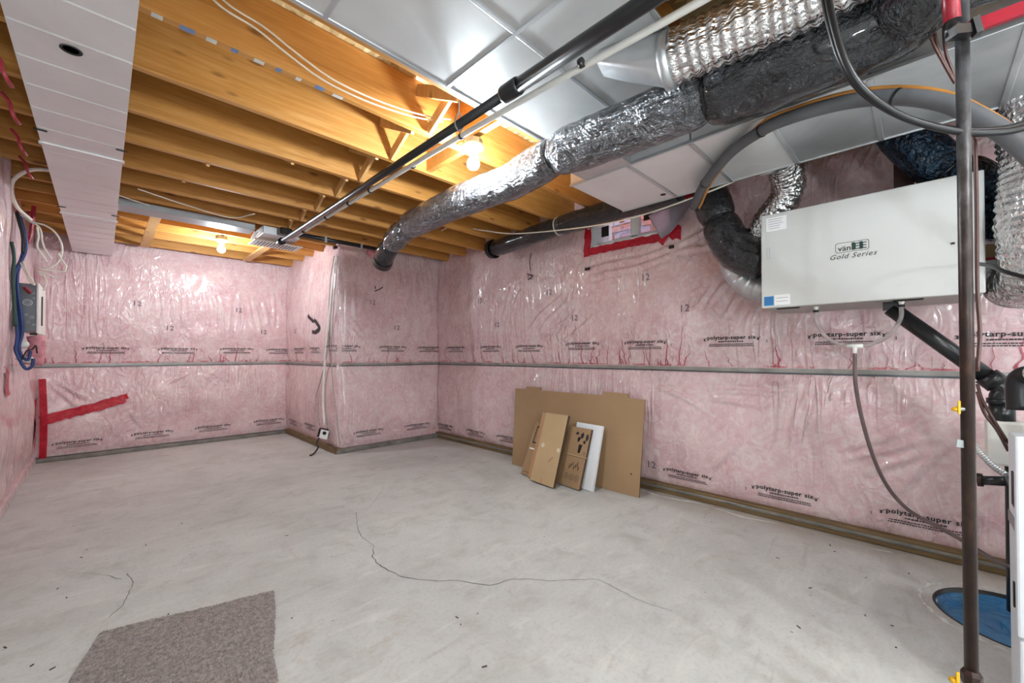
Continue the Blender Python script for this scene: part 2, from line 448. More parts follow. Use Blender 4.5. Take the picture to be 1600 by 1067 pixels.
# floor with the round sump opening
PIT, PR = (2.80, -.30), .265
bm = bmesh.new()
o4 = [bm.verts.new(v) for v in ((-.7, YR-.1, 0), (XR+.1, YR-.1, 0), (XR+.1, YB+.1, 0), (-.7, YB+.1, 0))]
es = [bm.edges.new((o4[i], o4[(i+1) % 4])) for i in range(4)]
c4 = [bm.verts.new((PIT[0]+PR*math.cos(2*PI*i/48), PIT[1]+PR*math.sin(2*PI*i/48), 0)) for i in range(48)]
es += [bm.edges.new((c4[i], c4[(i+1) % 48])) for i in range(48)]
bmesh.ops.triangle_fill(bm, use_beauty=True, use_dissolve=False, edges=es)
for f in bm.faces:
    f.normal_update()
    if f.normal.z < 0: f.normal_flip()
low = [bm.verts.new((v.co.x, v.co.y, -.10)) for v in c4]
for i in range(48): bm.faces.new((c4[i], c4[(i+1) % 48], low[(i+1) % 48], low[i]))
floor = struct(obj('floor', bm, 'concrete'))

wR = Wall('wall_right', (XR, 0, 0), (0, -1, 0), (-1, 0, 0), -BY, .62, 1.3, hole=(-2.27, -1.47, 2.19, 2.60), st=.015, folds=(
    (921, 423, 1050, 389), (930, 434, 1045, 403), (1060, 387, 1112, 352), (1062, 392, 1120, 380), (820, 520, 880, 460), (836, 526, 887, 470), (800, 512, 816, 452), (846, 532, 902, 482), (788, 505, 800, 450), (868, 540, 930, 495),
    (766, 520, 776, 470), (1140, 440, 1108, 472), (1160, 450, 1132, 492), (1182, 470, 1164, 505), (1112, 448, 1090, 478), (1330, 556, 1262, 548), (1326, 560, 1270, 510), (1250, 500, 1236, 545),
    (1026, 602, 1096, 640), (1100, 600, 1250, 601), (1120, 614, 1236, 612), (1108, 625, 1180, 628), (1256, 620, 1234, 705), (1286, 625, 1254, 692), (1226, 620, 1210, 690), (1450, 652, 1330, 702), (1442, 682, 1318, 722), (1430, 708, 1352, 744), (1302, 612, 1276, 682), (1480, 700, 1400, 770), (1160, 690, 1110, 730)))
struct(obj('wall_right_partition', box(XR, XR+.03, YR, -.62, 0, ZS), 'drywall'))
wB = Wall('wall_back', (0, YB, 0), (1, 0, 0), (0, -1, 0), XL, BX+.02, 4.7, st=.02, folds=tuple((252+13*k+(k*37) % 7, 458+(k*29) % 13, 255+13*k+(k*17) % 9, 500+(k*23) % 17) for k in range(14)) + ((303, 578, 266, 598), (304, 580, 282, 606), (306, 580, 300, 612), (308, 580, 318, 606), (310, 579, 338, 602), (311, 577, 358, 595), (74, 600, 132, 640), (84, 596, 140, 622), (250, 660, 262, 690), (205, 640, 222, 668)))
wF = Wall('wall_bump_front', (0, BY, 0), (1, 0, 0), (0, -1, 0), BX, XR, 8.2, amp=(.05, .06), st=.02, folds=((548, 425, 562, 400), (550, 440, 556, 500), (548, 500, 566, 520), (548, 515, 572, 535), (545, 575, 556, 592)))
wS = Wall('wall_bump_side', (BX, 0, 0), (0, -1, 0), (-1, 0, 0), -YB, -BY, 12.1, amp=(.045, .05))
wL = Wall('wall_left', (XL, 0, 0), (0, 1, 0), (1, 0, 0), 3.2, YB, 17.9, amp=(.035, .012))
struct(obj('wall_left_partition', box(XL-.12, XL, YR, 3.2, 0, ZS), 'drywall'))
struct(obj('wall_rear', box(XL-.12, XR+.2, YR-.12, YR, 0, ZS), 'drywall'))
# concrete foundation behind the insulation
for nm, b in (('wall_foundation_back', (XL-.3, BX+.06, YB+.03, YB+.25, -.1, ZS)), ('wall_foundation_left', (XL-.3, XL-.03, 3.2, YB+.25, -.1, ZS)),
              ('wall_foundation_bump', (BX+.035, XR+.1, BY+.035, YB+.25, -.1, ZS))):
    struct(obj(nm, box(*b), 'concrete'))
fr_ = struct(obj('wall_foundation_right', box(XR+.03, XR+.28, YR-.1, 1.44, -.1, ZS), 'concrete'))
for b in ((XR+.03, XR+.28, 2.30, BY+.1, -.1, ZS), (XR+.03, XR+.28, 1.44, 2.30, -.1, 2.17), (XR+.03, XR+.28, 1.44, 2.30, 2.61, ZS)):
    obj('foundation_block', box(*b), 'concrete', fr_)
# film wrapped round the outer corner of the bump
vs, fs = [], []
for k in range(94):
    z = .075+2.37*k/93
    for i in range(9):
        th = PI*1.5 - (PI/2)*i/8; rr_ = .035 + .6*(max(wF.disp(BX+.09, z), 0)) + .010*noise.noise(Vector((i*.5, z*6, 2)))
        vs.append((BX+.03 + rr_*math.cos(th)*1.15, BY+.03 + rr_*math.sin(th)*1.15, z))
    if k:
        for i in range(8): a = (k-1)*9+i; fs.append((a, a+9, a+10, a+1))
obj('film_corner', (vs, fs), 'pink_poly', wF.ob, True)

# ceiling: subfloor, joists, bridging
ceil = struct(obj('ceiling', box(-.75, XR+.25, YR-.1, YB+.15, ZS, ZS+.02), 'osb'))
JY = [6.51, 6.02, 5.66, 5.31, 4.95, 4.62, 4.25, 3.86, 3.41, 2.97, 2.50, 2.06, 1.63, 1.22, .81, .40, -.01, -.42, -.83, -1.24, -1.65, -2.06, -2.47, -2.88]
jm = None
for y in JY:
    if jm is None:
        o = obj('joist', box(-.74, XR+.2, -.019, .019, ZJ, ZS, bevel=.003), 'joist_wood', ceil); jm = o.data
    else: o = link(bpy.data.objects.new('joist', jm), ceil)
    o.location = (random.uniform(-.01, .01), y, random.uniform(-.003, .003))
def bridge(x, ya, yb, one=False):
    lo, hi = ZJ+.02, ZS-.06
    a, b = min(ya, yb)+.02, max(ya, yb)-.02
    obj('bridging_strut', bar((x, a, lo), (x, b, hi), .064, .019, (1, 0, 0)), 'strut_wood', ceil)
    if not one: obj('bridging_strut', bar((x+.075, a, hi), (x+.075, b, lo), .064, .019, (1, 0, 0)), 'strut_wood', ceil)
for a, b in zip(JY[5:12], JY[6:13]): bridge(1.27, a, b)
for a, b in zip(JY[7:9], JY[8:10]): bridge(.50+.4*(a < 3.8), a, b, True)
bridge(.42, 4.25, 3.86, True)
obj('blocking', box(1.62, 1.66, 2.08, 2.48, ZJ+.01, ZS-.02), 'joist_wood', ceil)
obj('blocking', box(1.55, 1.59, 1.65, 2.04, ZJ+.01, ZS-.02), 'joist_wood', ceil)
obj('blocking', box(.30, .40, 5.02, 5.06, ZJ+.0, ZS-.02), 'strut_wood', ceil)
for (xa, ya, xb, yb) in ((.30, 4.97, .34, 6.49), (1.33, 4.97, 1.37, 6.49)):
    obj('cross_strap', box(xa, xb+.04, ya, yb, ZJ-.022, ZJ-.003), 'strut_wood', ceil)

rr = random.Random(11)
for k in range(9):
    x = .12+.085*k; L = rr.uniform(.02, .05)
    obj('paint_mark', box(x, x+L, 2.06-.017+rr.uniform(0, .008), 2.06+.016, ZJ-.0015, ZJ+.002), 'blue_paint' if k % 2 else 'plaster', ceil)
for k in range(4):
    obj('printed_bar', box(.44, .56+.03*(k % 2), 1.74+k*.030, 1.748+k*.030, ZS-.001, ZS+.001), 'ink', ceil)
obj('printed_mark', prism([(0, 0), (.05, 0), (.06, .09)], .001, (.60, 1.76, ZS-.0012), (1, 0, 0), (0, 1, 0), (0, 0, 1)), 'ink', ceil)
# bottom plates and the strapping at mid height
struct(obj('baseboard_right', box(XR-.055, XR+.02, YR, BY, 0, .075, bevel=.008), 'plate_wood'))
struct(obj('baseboard_back', box(XL, BX, YB-.05, YB+.02, 0, .045, bevel=.008), 'hem_grey'))
struct(obj('baseboard_bump_front', box(BX-.03, XR-.05, BY-.05, BY+.02, 0, .052, bevel=.008), 'hem_grey'))
struct(obj('baseboard_bump_side', box(BX-.045, BX+.02, BY-.04, YB-.05, 0, .07, bevel=.008), 'plate_wood'))
struct(obj('baseboard_left', box(XL-.02, XL+.03, YR, YB, 0, .08, bevel=.012), 'pink_poly'))
def strap(wall, mat='strap_grey'):
    L = wall.u1-wall.u0
    for (z0, z1, off, m) in ((STRAP-.010, STRAP+.018, .014, mat), (STRAP-.022, STRAP-.010, .018, 'steel_dark')):
        n = int(L/.12); vs, fs = [], []
        for i in range(n+1):
            u = wall.u0+.01+(L-.02)*i/n
            wob = .004*noise.noise(Vector((u*1.3, wall.seed, 0)))
            for zz, oo in ((z0, 0), (z0, off), (z1, off), (z1, 0)):
                vs.append(wall.o + wall.U*u + Vector((0, 0, zz+wob)) + wall.N*(oo+.001))
            if i:
                for k in range(4): a = (i-1)*4+k; b = (i-1)*4+(k+1) % 4; fs.append((a, b, b+4, a+4))
        fs += [(0, 1, 2, 3), tuple(len(vs)-4+k for k in (3, 2, 1, 0))]
        obj('furring_strip', (vs, fs), m, wall.ob)
for wl in (wR, wB, wF, wS): strap(wl)

# lower lip: grey film gathered over the plate of the right wall
vs, fs = [], []
n = 160
for i in range(n+1):
    y = BY-.05 + (YR-BY+.1)*i/n
    k = .006*noise.noise(Vector((y*3, 0, 2)))
    for dx, z in ((-.058, .032+k), (-.066, .044+k), (-.05, .060+k), (-.01, .07)): vs.append((XR+dx+k, y, z))
    if i:
        for k2 in range(3): a = (i-1)*4+k2; fs.append((a, a+4, a+5, a+1))
obj('film_hem', (vs, fs), 'hem_grey', wR.ob, True)

# ------------------------------------------------------------------ print on the film
def stamp_shape(big, flip=False, seed=0):
    """manufacturer's stamp: name line, a smaller line, two lines of fine print and the corner ticks"""
    rr = random.Random(seed); k = .30 if big else .28
    it = [(text_flat('polytarp-super six', .041, 0, .022, 1.10), (0, .0))]
    def dashes(u0, u1, v, h):
        u = u0
        while u < u1:
            L = rr.uniform(.006, .016); it.append((rect2(u, min(u+L, u1), v, v+h), (0, 0))); u += L+.003
    dashes(-.085, .085, -.021, .008); dashes(-.155, .15, -.040, .006); dashes(-.16, .155, -.053, .006)
    for sx in (-1, 1):
        c = sx*.185
        it.append((([(c-.014, .012), (c-.004, -.004), (c+.018, .020), (c-.002, .006)], [(0, 1, 2, 3)]), (0, 0)))
        it.append((([(c-.012, -.006), (c-.004, -.012), (c+.004, -.006), (c-.004, 0)], [(0, 1, 2, 3)]), (0, 0)))
    it.append((text_flat('1', .03, 0, .004), ((.235 if not flip else -.235), -.03)))
    return merge2(it)
k = 0
for wl, pts, flip in (
    (wR, [(712, 543), (766, 542), (826, 541), (908, 537), (1007, 535), (1142, 529), (1321, 524), (1580, 524)], False),
    (wR, [(694, 664), (741, 674), (793, 684), (1072, 740), (1224, 770), (1446, 812)], True),
    (wB, [(167, 544), (279, 545), (371, 545), (440, 546)], False),
    (wB, [(122, 690), (239, 676), (334, 666), (421, 656)], True),
    (wF, [(537, 541), (615, 542), (672, 543)], False),
    (wF, [(577, 673), (652, 663)], True),
    (wS, [(465, 545), (491, 544)], False), (wS, [(456, 657), (483, 664)], True)):
    for (x, y) in pts:
        u, z = wl.uz(x, y+1); k += 1
        u = min(max(u, wl.u0+.05), wl.u1-.05)
        wl.stick('printed_stamp', stamp_shape(False, flip, k), u, z, 'ink', .007)
for wl, pts in (
    (wR, [(752, 470), (780, 507), (830, 433), (859, 457), (898, 497), (1011, 435), (1071, 483), (1017, 727)]),
    (wB, [(214, 474), (372, 484), (265, 512), (411, 518)]),
    (wF, [(581, 472), (619, 511)]), (wS, [(463, 517)])):
    for (x, y) in pts:
        u, z = wl.uz(x, y+4)
        wl.stick('printed_number', text_flat('12', .082, 0, .004, 1.1), u, z, 'faded_ink', .007)
# red dye that ran down behind the film and stopped at the strapping
def dye_runs(wall, n, seed, u0=None, u1=None):
    rr = random.Random(seed); V, Fs = [], []; u0 = wall.u0+.03 if u0 is None else u0; u1 = wall.u1-.03 if u1 is None else u1
    for q in range(n):
        u = rr.uniform(u0, u1); hgt = rr.choice((.04, .06, .10, .14, .2, .26))*rr.uniform(.7, 1.3); m = 12; wd = rr.uniform(.002, .0065); lean_ = rr.uniform(-.06, .06)
        for i in range(m+1):
            z = STRAP+.024+hgt*i/m; du = lean_*(i/m) + .018*noise.noise(Vector((q*7.7, i*.45, seed))); ww = wd*(1.25-i/m)*(.6+.9*abs(noise.noise(Vector((q*3.1, i*.9, 1)))))
            for sg in (-1, 1): V.append(wall.p(u+du+sg*ww, z, .006))
            if i: o_ = len(V)-4; Fs.append((o_, o_+1, o_+3, o_+2))
    o = obj('dye_runs', (V, Fs), 'dye_red', wall.ob); o['kind'] = 'stuff'
dye_runs(wR, 62, 5, -BY+.05, .45); dye_runs(wB, 20, 6); dye_runs(wF, 13, 7); dye_runs(wS, 9, 8)
# marker scribble beside the corner
def stroke(wall, pix, wd, mat, name, off=.010):
    pts = [wall.uz(x, y) for x, y in pix]; vs, fs = [], []
    P = smooth_path([Vector((u, z, 0)) for u, z in pts], 5)
    for i, p in enumerate(P):
        d = (P[min(i+1, len(P)-1)]-P[max(i-1, 0)]).normalized(); nn = Vector((-d.y, d.x, 0))*wd/2
        for q in (p+nn, p-nn): vs.append(wall.p(q.x, q.y, off))
        if i: fs.append((2*i-2, 2*i-1, 2*i+1, 2*i))
    return obj(name, (vs, fs), mat, wall.ob)
stroke(wS, [(482, 493), (487, 499), (491, 502)], .045, 'ink', 'marker_scribble')
stroke(wS, [(492, 500), (499, 508), (500, 514), (494, 519), (489, 518)], .045, 'ink', 'marker_scribble')
stroke(wF, [(584, 455), (590, 453), (597, 449)], .012, 'ink', 'marker_scribble')
stroke(wF, [(585, 447), (586, 452)], .012, 'ink', 'marker_scribble')
stroke(wR, [(830, 396), (829, 410), (831, 424)], .010, 'ink', 'marker_scribble')
stroke(wR, [(826, 428), (833, 432), (828, 438), (836, 430)], .010, 'ink', 'marker_scribble')
for (x, y) in ((921, 421), (1052, 387)):
    stroke(wR, [(x-4, y+.5), (x, y), (x+4, y-1)], .03, 'ink', 'staple_tab', .012)

# red tape on the walls
def tape(wall, pix, wd, name='red_tape_strip', mat='red_tape', jag=0.0, off=.012):
    pts = [Vector((*wall.uz(x, y), 0)) for x, y in pix]; P = []
    for a, b in zip(pts, pts[1:]):
        m = max(2, int((b-a).length/.03)); P += [a.lerp(b, i/m) for i in range(m)]
    P.append(pts[-1]); vs, fs = [], []; rr = random.Random(int(wd*1000)+len(P))
    for i, p in enumerate(P):
        d = (P[min(i+1, len(P)-1)]-P[max(i-1, 0)]).normalized(); nn = Vector((-d.y, d.x, 0))
        for q in range(5):
            t = (q/4-.5)*(wd + (rr.uniform(-jag, jag) if q in (0, 4) else 0))
            s = p+nn*t; vs.append(wall.p(s.x, s.y, off + .004*noise.noise(Vector((s.x*30, s.y*30, 1)))))
        if i:
            for q in range(4): a = (i-1)*5+q; fs.append((a, a+1, a+6, a+5))
    return obj(name, (vs, fs), mat, wall.ob, True)
tape(wB, [(64, 658), (100, 648), (150, 636), (195, 622)], .10, jag=.015)
tape(wB, [(66, 592), (68, 625), (69, 655), (68, 690), (66, 718)], .055, off=.016)
tape(wB, [(192, 617), (196, 624)], .07, jag=.05)
tape(wL, [(54, 662), (63, 650)], .45, jag=.1)
tape(wL, [(21, 575), (22, 595), (22, 618)], .16)
tape(wR, [(919, 395), (990, 380), (1036, 371)], .072, jag=.012)
tape(wR, [(919, 350), (920, 375), (919, 402)], .075, jag=.01)
tape(wR, [(1030, 373), (1052, 364), (1066, 361)], .10, jag=.07)
tape(wR, [(1045, 312), (1068, 305), (1085, 303)], .07, jag=.03)

# ------------------------------------------------------------------ window in the right wall
win = struct(thing('window_1', 'small basement window taped round with red tape', 'window', (XR, 1.87, 2.2)))
del win['label'], win['category']
y0, y1, z0, z1 = 1.475, 2.265, 2.20, 2.58
fx0, fx1 = XR+.02, XR+.10
for (a, b, c, d) in ((y0, y1, z0, z0+.028), (y0, y1, z1-.03, z1), (y0, y0+.032, z0, z1), (y1-.032, y1, z0, z1)):
    obj('window_frame', box(fx0, fx1, a, b, c, d, bevel=.006), 'vinyl_white', win)
for yy in (1.84,):
    obj('mullion', box(fx0+.005, fx1-.005, yy-.022, yy+.022, z0+.04, z1-.04, bevel=.006), 'vinyl_white', win)
for a, b in ((y0+.032, 1.818), (1.862, y1-.032)):
    for (p, q, r, s_) in ((a, b, z0+.028, z0+.042), (a, b, z1-.062, z1-.045), (a, a+.018, z0+.028, z1-.045), (b-.018, b, z0+.028, z1-.045)):
        obj('sash', box(fx0+.018, fx1-.02, p, q, r, s_), 'vinyl_white', win)
    obj('pane', box(fx0+.04, fx0+.046, a, b, z0+.028, z1-.045), 'window_glass', win)
for (a, b, c, d) in ((y0-.05, y1+.05, z0-.02, z0), (y0-.05, y1+.05, z1, z1+.02), (y0-.05, y0, z0-.02, z1+.02), (y1, y1+.05, z0-.02, z1+.02)):
    obj('reveal', box(XR-.05, XR+.35, a, b, c, d), 'vinyl_white', win)
obj('sticker', box(fx0+.036, fx0+.039, 2.12, 2.20, z0+.10, z0+.20), 'dark_slot', win)
obj('sticker', box(fx0+.036, fx0+.039, 1.66, 1.76, z0+.16, z0+.28), 'dark_slot', win)
ext = struct(obj('wall_exterior', box(4.02, 4.10, .2, 4.2, 1.6, 3.6), 'mortar'))
bms = {}
for r in range(13):
    for c in range(9):
        m = 'brick_red' if random.random() < .62 else 'brick_mauve'
        if m not in bms:
            o = obj('brick', box(-.02, 0, -.1025, .1025, -.03, .03, bevel=.004), m, ext); bms[m] = o.data
        else: o = link(bpy.data.objects.new('brick', bms[m]), ext)
        o.location = (4.018, 1.1 + c*.217 + (.108 if r % 2 else 0), 2.10 + r*.073)
# torn corner of film hanging in front of the window
pp = [at(1013, 337, X=XR-.10), at(1048, 318, X=XR-.08), at(1086, 306, X=XR-.05), at(1066, 345, X=XR-.09), at(1034, 373, X=XR-.12), at(1022, 355, X=XR-.12)]
vs, fs = [], []
N = 8
A, B, D, Ee = pp[0], pp[2], pp[4], pp[3]
for i in range(N+1):
    for j in range(N+1):
        s, t = i/N, j/N
        p = (A*(1-s)+B*s)*(1-t) + (D*(1-s)+Ee*s)*t
        vs.append(p + Vector((-.02*math.sin(s*5+t*3), 0, 0)))
for i in range(N):
    for j in range(N): a = i*(N+1)+j; fs.append((a, a+1, a+N+2, a+N+1))
flap = obj('plastic_flap', (vs, fs), 'plastic_flap', smooth=True)
sm = flap.modifiers.new('thick', 'SOLIDIFY'); sm.thickness = .002
tag(flap, 'loose pale plastic flap hanging over the corner of the window', 'plastic sheet')

# ------------------------------------------------------------------ sheet-metal ducts
# flat white duct on the left
t = thing('flat_duct', 'long flat white sheet-metal duct running along the left of the ceiling', 'duct', (-.08, 2, 2.3))
DX0, DX1, DZ0, DZ1 = -.245, .075, 2.30, 2.445
def ribbed_bottom(x0, x1, ya, yb, z0, z1, pitch):
    """duct section: box whose underside carries shallow cross beads"""
    ys = [ya]; y = ya+pitch/2
    while y < yb-.02: ys += [y-.008, y-.003, y+.003, y+.008]; y += pitch
    ys.append(yb); vs, fs = [], []
    for i, y in enumerate(ys):
        up = -.0035 if (i % 4 in (2, 3) and 0 < i < len(ys)-1) else 0
        for x, z in ((x0, z0), (x0+.01, z0+up), (x1-.01, z0+up), (x1, z0), (x1, z1), (x0, z1)): vs.append((x, y, z))
        if i:
            for k in range(6): a = (i-1)*6+k; b = (i-1)*6+(k+1) % 6; fs.append((a, b, b+6, a+6))
    fs += [(0, 1, 2, 3, 4, 5)[::-1], tuple(len(vs)-6+k for k in range(6))]
    return vs, fs
cuts = [.9, 3.35, 4.88, 6.63]
for a, b in zip(cuts, cuts[1:]):
    s = obj('duct_section', ribbed_bottom(DX0, DX1, a, b-.004, DZ0, DZ1, .235), 'white_steel_sheet', t)
    obj('lock_seam', box(DX1-.075, DX1-.072, a, b, DZ0-.002, DZ0+.004), 'white_steel_sheet', s)
for y in cuts[1:3]:
    obj('joint_cleat', box(DX0-.008, DX1+.008, y-.018, y+.018, DZ0-.008, DZ0+.004, bevel=.003), 'white_steel_sheet', t)
    for x in (DX0, DX1-.02):
        obj('wire_clip', box(x-.012, x+.035, y-.19, y-.182, DZ0-.006, DZ0-.0005), 'abs_black', t)
obj('round_hole', lathe([(.0, 0), (.028, 0), (.031, -.002), (.028, -.004), (.022, .0), (.0, .0)], at(111, 78, Z=DZ0-.001), (0, 0, 1), 20), 'dark_slot', t)

# galvanised panning over the joist bays, centre top
t = thing('panned_duct', 'wide grey galvanised sheet duct closing the joist bays overhead', 'duct', (1.0, 1.1, 2.42))
PX = [.14, .58, 1.14, 1.88]; PYs = [.69, 1.12, 1.575]
for xa, xb in zip(PX, PX[1:]):
    for ya, yb in zip(PYs, PYs[1:]):
        obj('sheet_panel', box(xa+.003, xb-.003, ya+.003, yb-.003, ZJ-.03, ZJ-.004, bevel=.002), 'grey_steel_sheet', t)
for x in PX[1:3]: obj('standing_seam', box(x-.010, x+.010, PYs[0], PYs[-1], ZJ-.037, ZJ-.028, bevel=.003), 'galvanised', t)
for y in PYs: obj('drive_cleat', box(PX[0], PX[-1], y-.010, y+.010, ZJ-.036, ZJ-.027, bevel=.003), 'galvanised', t)
obj('side_flange', box(PX[-1]-.006, PX[-1]+.012, PYs[0], PYs[-1], ZJ-.05, ZJ-.002), 'galvanised', t)
obj('far_flange', box(PX[0], PX[-1], PYs[-1]+.002, PYs[-1]+.006, ZJ-.03, ZJ+.02), 'galvanised', t)

# main trunk on the right
t = thing('trunk_duct', 'large white-grey rectangular trunk duct above the ventilator box', 'duct', (2.35, .5, 2.2))
TX0, TX1, TZ = 2.045, 2.675, 2.20
cuts = [1.535, 1.14, .80, .47, .13, -.25, -.7, -1.4, -2.2, -3.1]
for b, a in zip(cuts, cuts[1:]):
    obj('duct_section', box(TX0, TX1, a+.003, b-.003, TZ, ZJ-.006, bevel=.004), 'white_steel_sheet' if b > .5 else 'galvanised', t)
for y in cuts[1:-1]:
    obj('s_cleat', box(TX0-.004, TX1+.004, y-.011, y+.011, TZ-.006, TZ+.002, bevel=.002), 'galvanised', t)
obj('corner_bead', box(TX0-.006, TX0+.006, cuts[-1], cuts[0], TZ-.006, TZ+.012, bevel=.003), 'galvanised', t)
obj('corner_bead', box(TX1-.006, TX1+.006, cuts[-1], cuts[0], TZ-.006, TZ+.012, bevel=.003), 'galvanised', t)
obj('plug', lathe([(.0, -.001), (.018, -.001), (.018, .002)], at(1036, 304, Z=TZ-.001), (0, 0, 1), 18), 'dark_slot', t)
# branch between trunk and panning
obj('transition', prism([(0, 0), (.16, 0), (.16, .24), (0, .24)], .30, (1.885, 1.12, ZJ-.25), (1, 0, 0), (0, 0, 1), (0, 1, 0)), 'galvanised', t)

# boot and silver flex above
t = thing('silver_flex_duct', 'ribbed shiny silver flexible duct at the top of the picture with metal boot', 'duct', (1.6, .6, 2.3))
obj('flex_hose', tube([(1.575, .70, 2.315), (1.595, .47, 2.315), (1.62, .27, 2.32), (1.59, .08, 2.325), (1.5, -.12, 2.33), (1.4, -.4, 2.33)], .098, 28, 8, .006, True, crumple(.035, 17, .036, .09)), 'silver_foil', t, True)
c0, c1 = Vector((1.50, .96, 2.40)), Vector((1.575, .69, 2.315)); ax = (c1-c0).normalized(); n1 = Vector((0, 0, 1)).cross(ax).normalized(); n2 = ax.cross(n1)
vs, fs = [], []
for i in range(9):
    s = i/8; c = c0.lerp(c1, s)
    for k in range(24):
        th = 2*PI*k/24; sq = (min(1/max(abs(math.cos(th)), 1e-3), 1/max(abs(math.sin(th)), 1e-3)))
        rx = (.055*(1-s) + .095*s); ry = (.022*(1-s) + .095*s); q = sq*(1-s) + s
        vs.append(c + n1*math.cos(th)*rx*q + n2*math.sin(th)*ry*q)
    if i:
        for k in range(24): a = (i-1)*24+k; b = (i-1)*24+(k+1) % 24; fs.append((a, b, b+24, a+24))
obj('metal_boot', (vs, fs), 'galvanised', t, True)
obj('clamp_band', tube([(1.573, .715, 2.315), (1.577, .68, 2.315)], .104, 28, 1), 'galvanised', t, True)

# insulated flex in grey-black film
def film_duct(name, label, segs, radii, mats, seg=28):
    tt = thing(name, label, 'duct', segs[0][0])
    for i, pts in enumerate(segs):
        P = smooth_path(pts, 8); L = sum((b-a).length for a, b in zip(P, P[1:]))
        def rad(s, th, p, L=L, i=i):
            e = min(s, L-s); pinch = .80 + .20*min(1, e/.07)**.5
            strea = .06*noise.noise(Vector((th*3.2, s*2.2, i*3)))
            pl_ = .05*abs(noise.noise(Vector((th*6, s*2.5, i*5)))) * max(0, 1-e/.25)*2.2
            return pinch*(1 + strea - pl_ + .05*noise.noise(p*8) + .03*noise.noise(p*19))
        obj('film_sleeve', tube(pts, radii[min(i, len(radii)-1)], seg, 8, .016, True, rad), mats[min(i, len(mats)-1)], tt, True)
    for i, b in enumerate(segs[1:]):
        c = Vector(b[0]); d = (Vector(b[1])-c).normalized()
        obj('tie_band', tube([c-d*.006, c+d*.006], radii[min(i, len(radii)-1)]*.84, seg, 1), 'abs_black', tt, True)
    return tt
Zc = 2.235
def zz(x, y, z=Zc): return at(x, y, Z=z)
td = film_duct('insulated_duct', 'long foil-wrapped grey insulated duct slung under joists to the corner', [
    [at(598, 409, D=3.95), at(604, 394, D=3.85), at(612, 382, D=3.75)],
    [at(612, 382, D=3.75), at(624, 366, D=3.6), at(638, 353, D=3.46)],
    [at(638, 353, D=3.46), zz(690, 328), zz(745, 304), zz(800, 283), zz(868, 243)],
    [zz(868, 243), zz(930, 220), zz(1000, 193), zz(1105, 150)],
    [zz(1105, 150), zz(1180, 124), zz(1260, 90), at(1390, 30, Z=2.27), at(1500, -60, Z=2.29), (1.84, -.6, 2.30)]], [.095, .10, .108, .118, .132], ['black_film', 'grey_film', 'grey_film', 'grey_film', 'black_film'])
e_ = at(598, 409, D=3.95); f_ = at(604, 394, D=3.85)
obj('end_collar', lathe([(.0, .0), (.065, 0), (.085, .006), (.092, .015), (.092, -.05)], e_ + (e_-f_).normalized()*.015, e_-f_, 26), 'abs_black', td, True)
td = film_duct('insulated_duct', 'black insulated duct passing under the trunk along the window wall', [
    [(3.10, 3.40, 2.345), (3.06, 2.9, 2.35), (3.02, 2.40, 2.36)],
    [(3.02, 2.40, 2.36), (3.0, 1.9, 2.36), (2.97, 1.45, 2.345), (2.95, 1.22, 2.33)]], [.09], ['black_film'])
obj('end_ring', lathe([(.0, 0), (.07, 0), (.09, .005), (.105, .012), (.105, -.04)], (3.105, 3.42, 2.345), (.06, 1, 0), 24), 'abs_black', td, True)
obj('hanger_cord', tube([(3.02+.082*math.cos(k*.42), 2.40, 2.36+.082*math.sin(k*.42)) for k in range(16)], .005, 6, 2), 'white_cable', td)
td = film_duct('insulated_duct', 'black wrapped elbow duct dropping into the left end of ventilator', [
    [at(1106, 292, X=2.94), at(1114, 318, X=2.94), at(1124, 345, X=2.94)],
    [at(1124, 345, X=2.94), at(1136, 372, X=2.94), at(1158, 396, X=2.94), at(1196, 412, X=2.94)]], [.118, .122], ['black_film'])
obj('gored_elbow', tube([at(1142, 400, X=3.04), at(1150, 424, X=3.04), at(1168, 444, X=3.04), at(1198, 454, X=3.04)], .080, 24, 6, .007, True, lambda s, th, p: 1+.05*(abs(((s/.055) % 1)-.5) < .14)), 'galvanised', td, True)
td = film_duct('insulated_duct', 'blue-black wrapped duct bending behind the iron pipe', [
    [(2.92, .10, 2.40), (2.93, .02, 2.24), (2.95, -.10, 2.05)],
    [(2.95, -.10, 2.05), (2.96, -.20, 1.95), (2.96, -.26, 1.80), (2.96, -.25, 1.68)]], [.105], ['blue_film'])

t = thing('silver_flex_duct', 'short crumpled silver flex duct between trunk and ventilator top', 'duct', (3, .6, 2.1))
obj('flex_hose', tube([(2.69, .62, 2.285), (2.80, .575, 2.29), at(1232, 288, X=2.93), at(1222, 318, X=2.97), at(1200, 344, X=3.0), at(1184, 375, X=3.02)], .088, 26, 8, .008, True, crumple(.06, 20, .026, .08)), 'silver_foil', t, True)
obj('draw_band', tube([(2.69, .62, 2.285), (2.71, .612, 2.285)], .095, 24, 1), 'galvanised', t, True)
t = thing('silver_flex_duct', 'tall vertical silver flex duct at right edge behind the iron pipe', 'duct', (2.6, -.3, 1.5))
obj('flex_hose', tube([(2.72, -.31, 2.60), (2.72, -.33, 2.3), (2.72, -.345, 2.1), (2.72, -.35, 1.9), (2.72, -.335, 1.72), (2.735, -.345, 1.58), (2.81, -.345, 1.49), (2.92, -.31, 1.475)], .112, 28, 8, .008, True, crumple(.05, 18, .030, .08)), 'silver_foil', t, True)
obj('end_collar', tube([(2.905, -.316, 1.476), (2.95, -.30, 1.472)], .108, 26, 1), 'galvanised_dull', t, True)

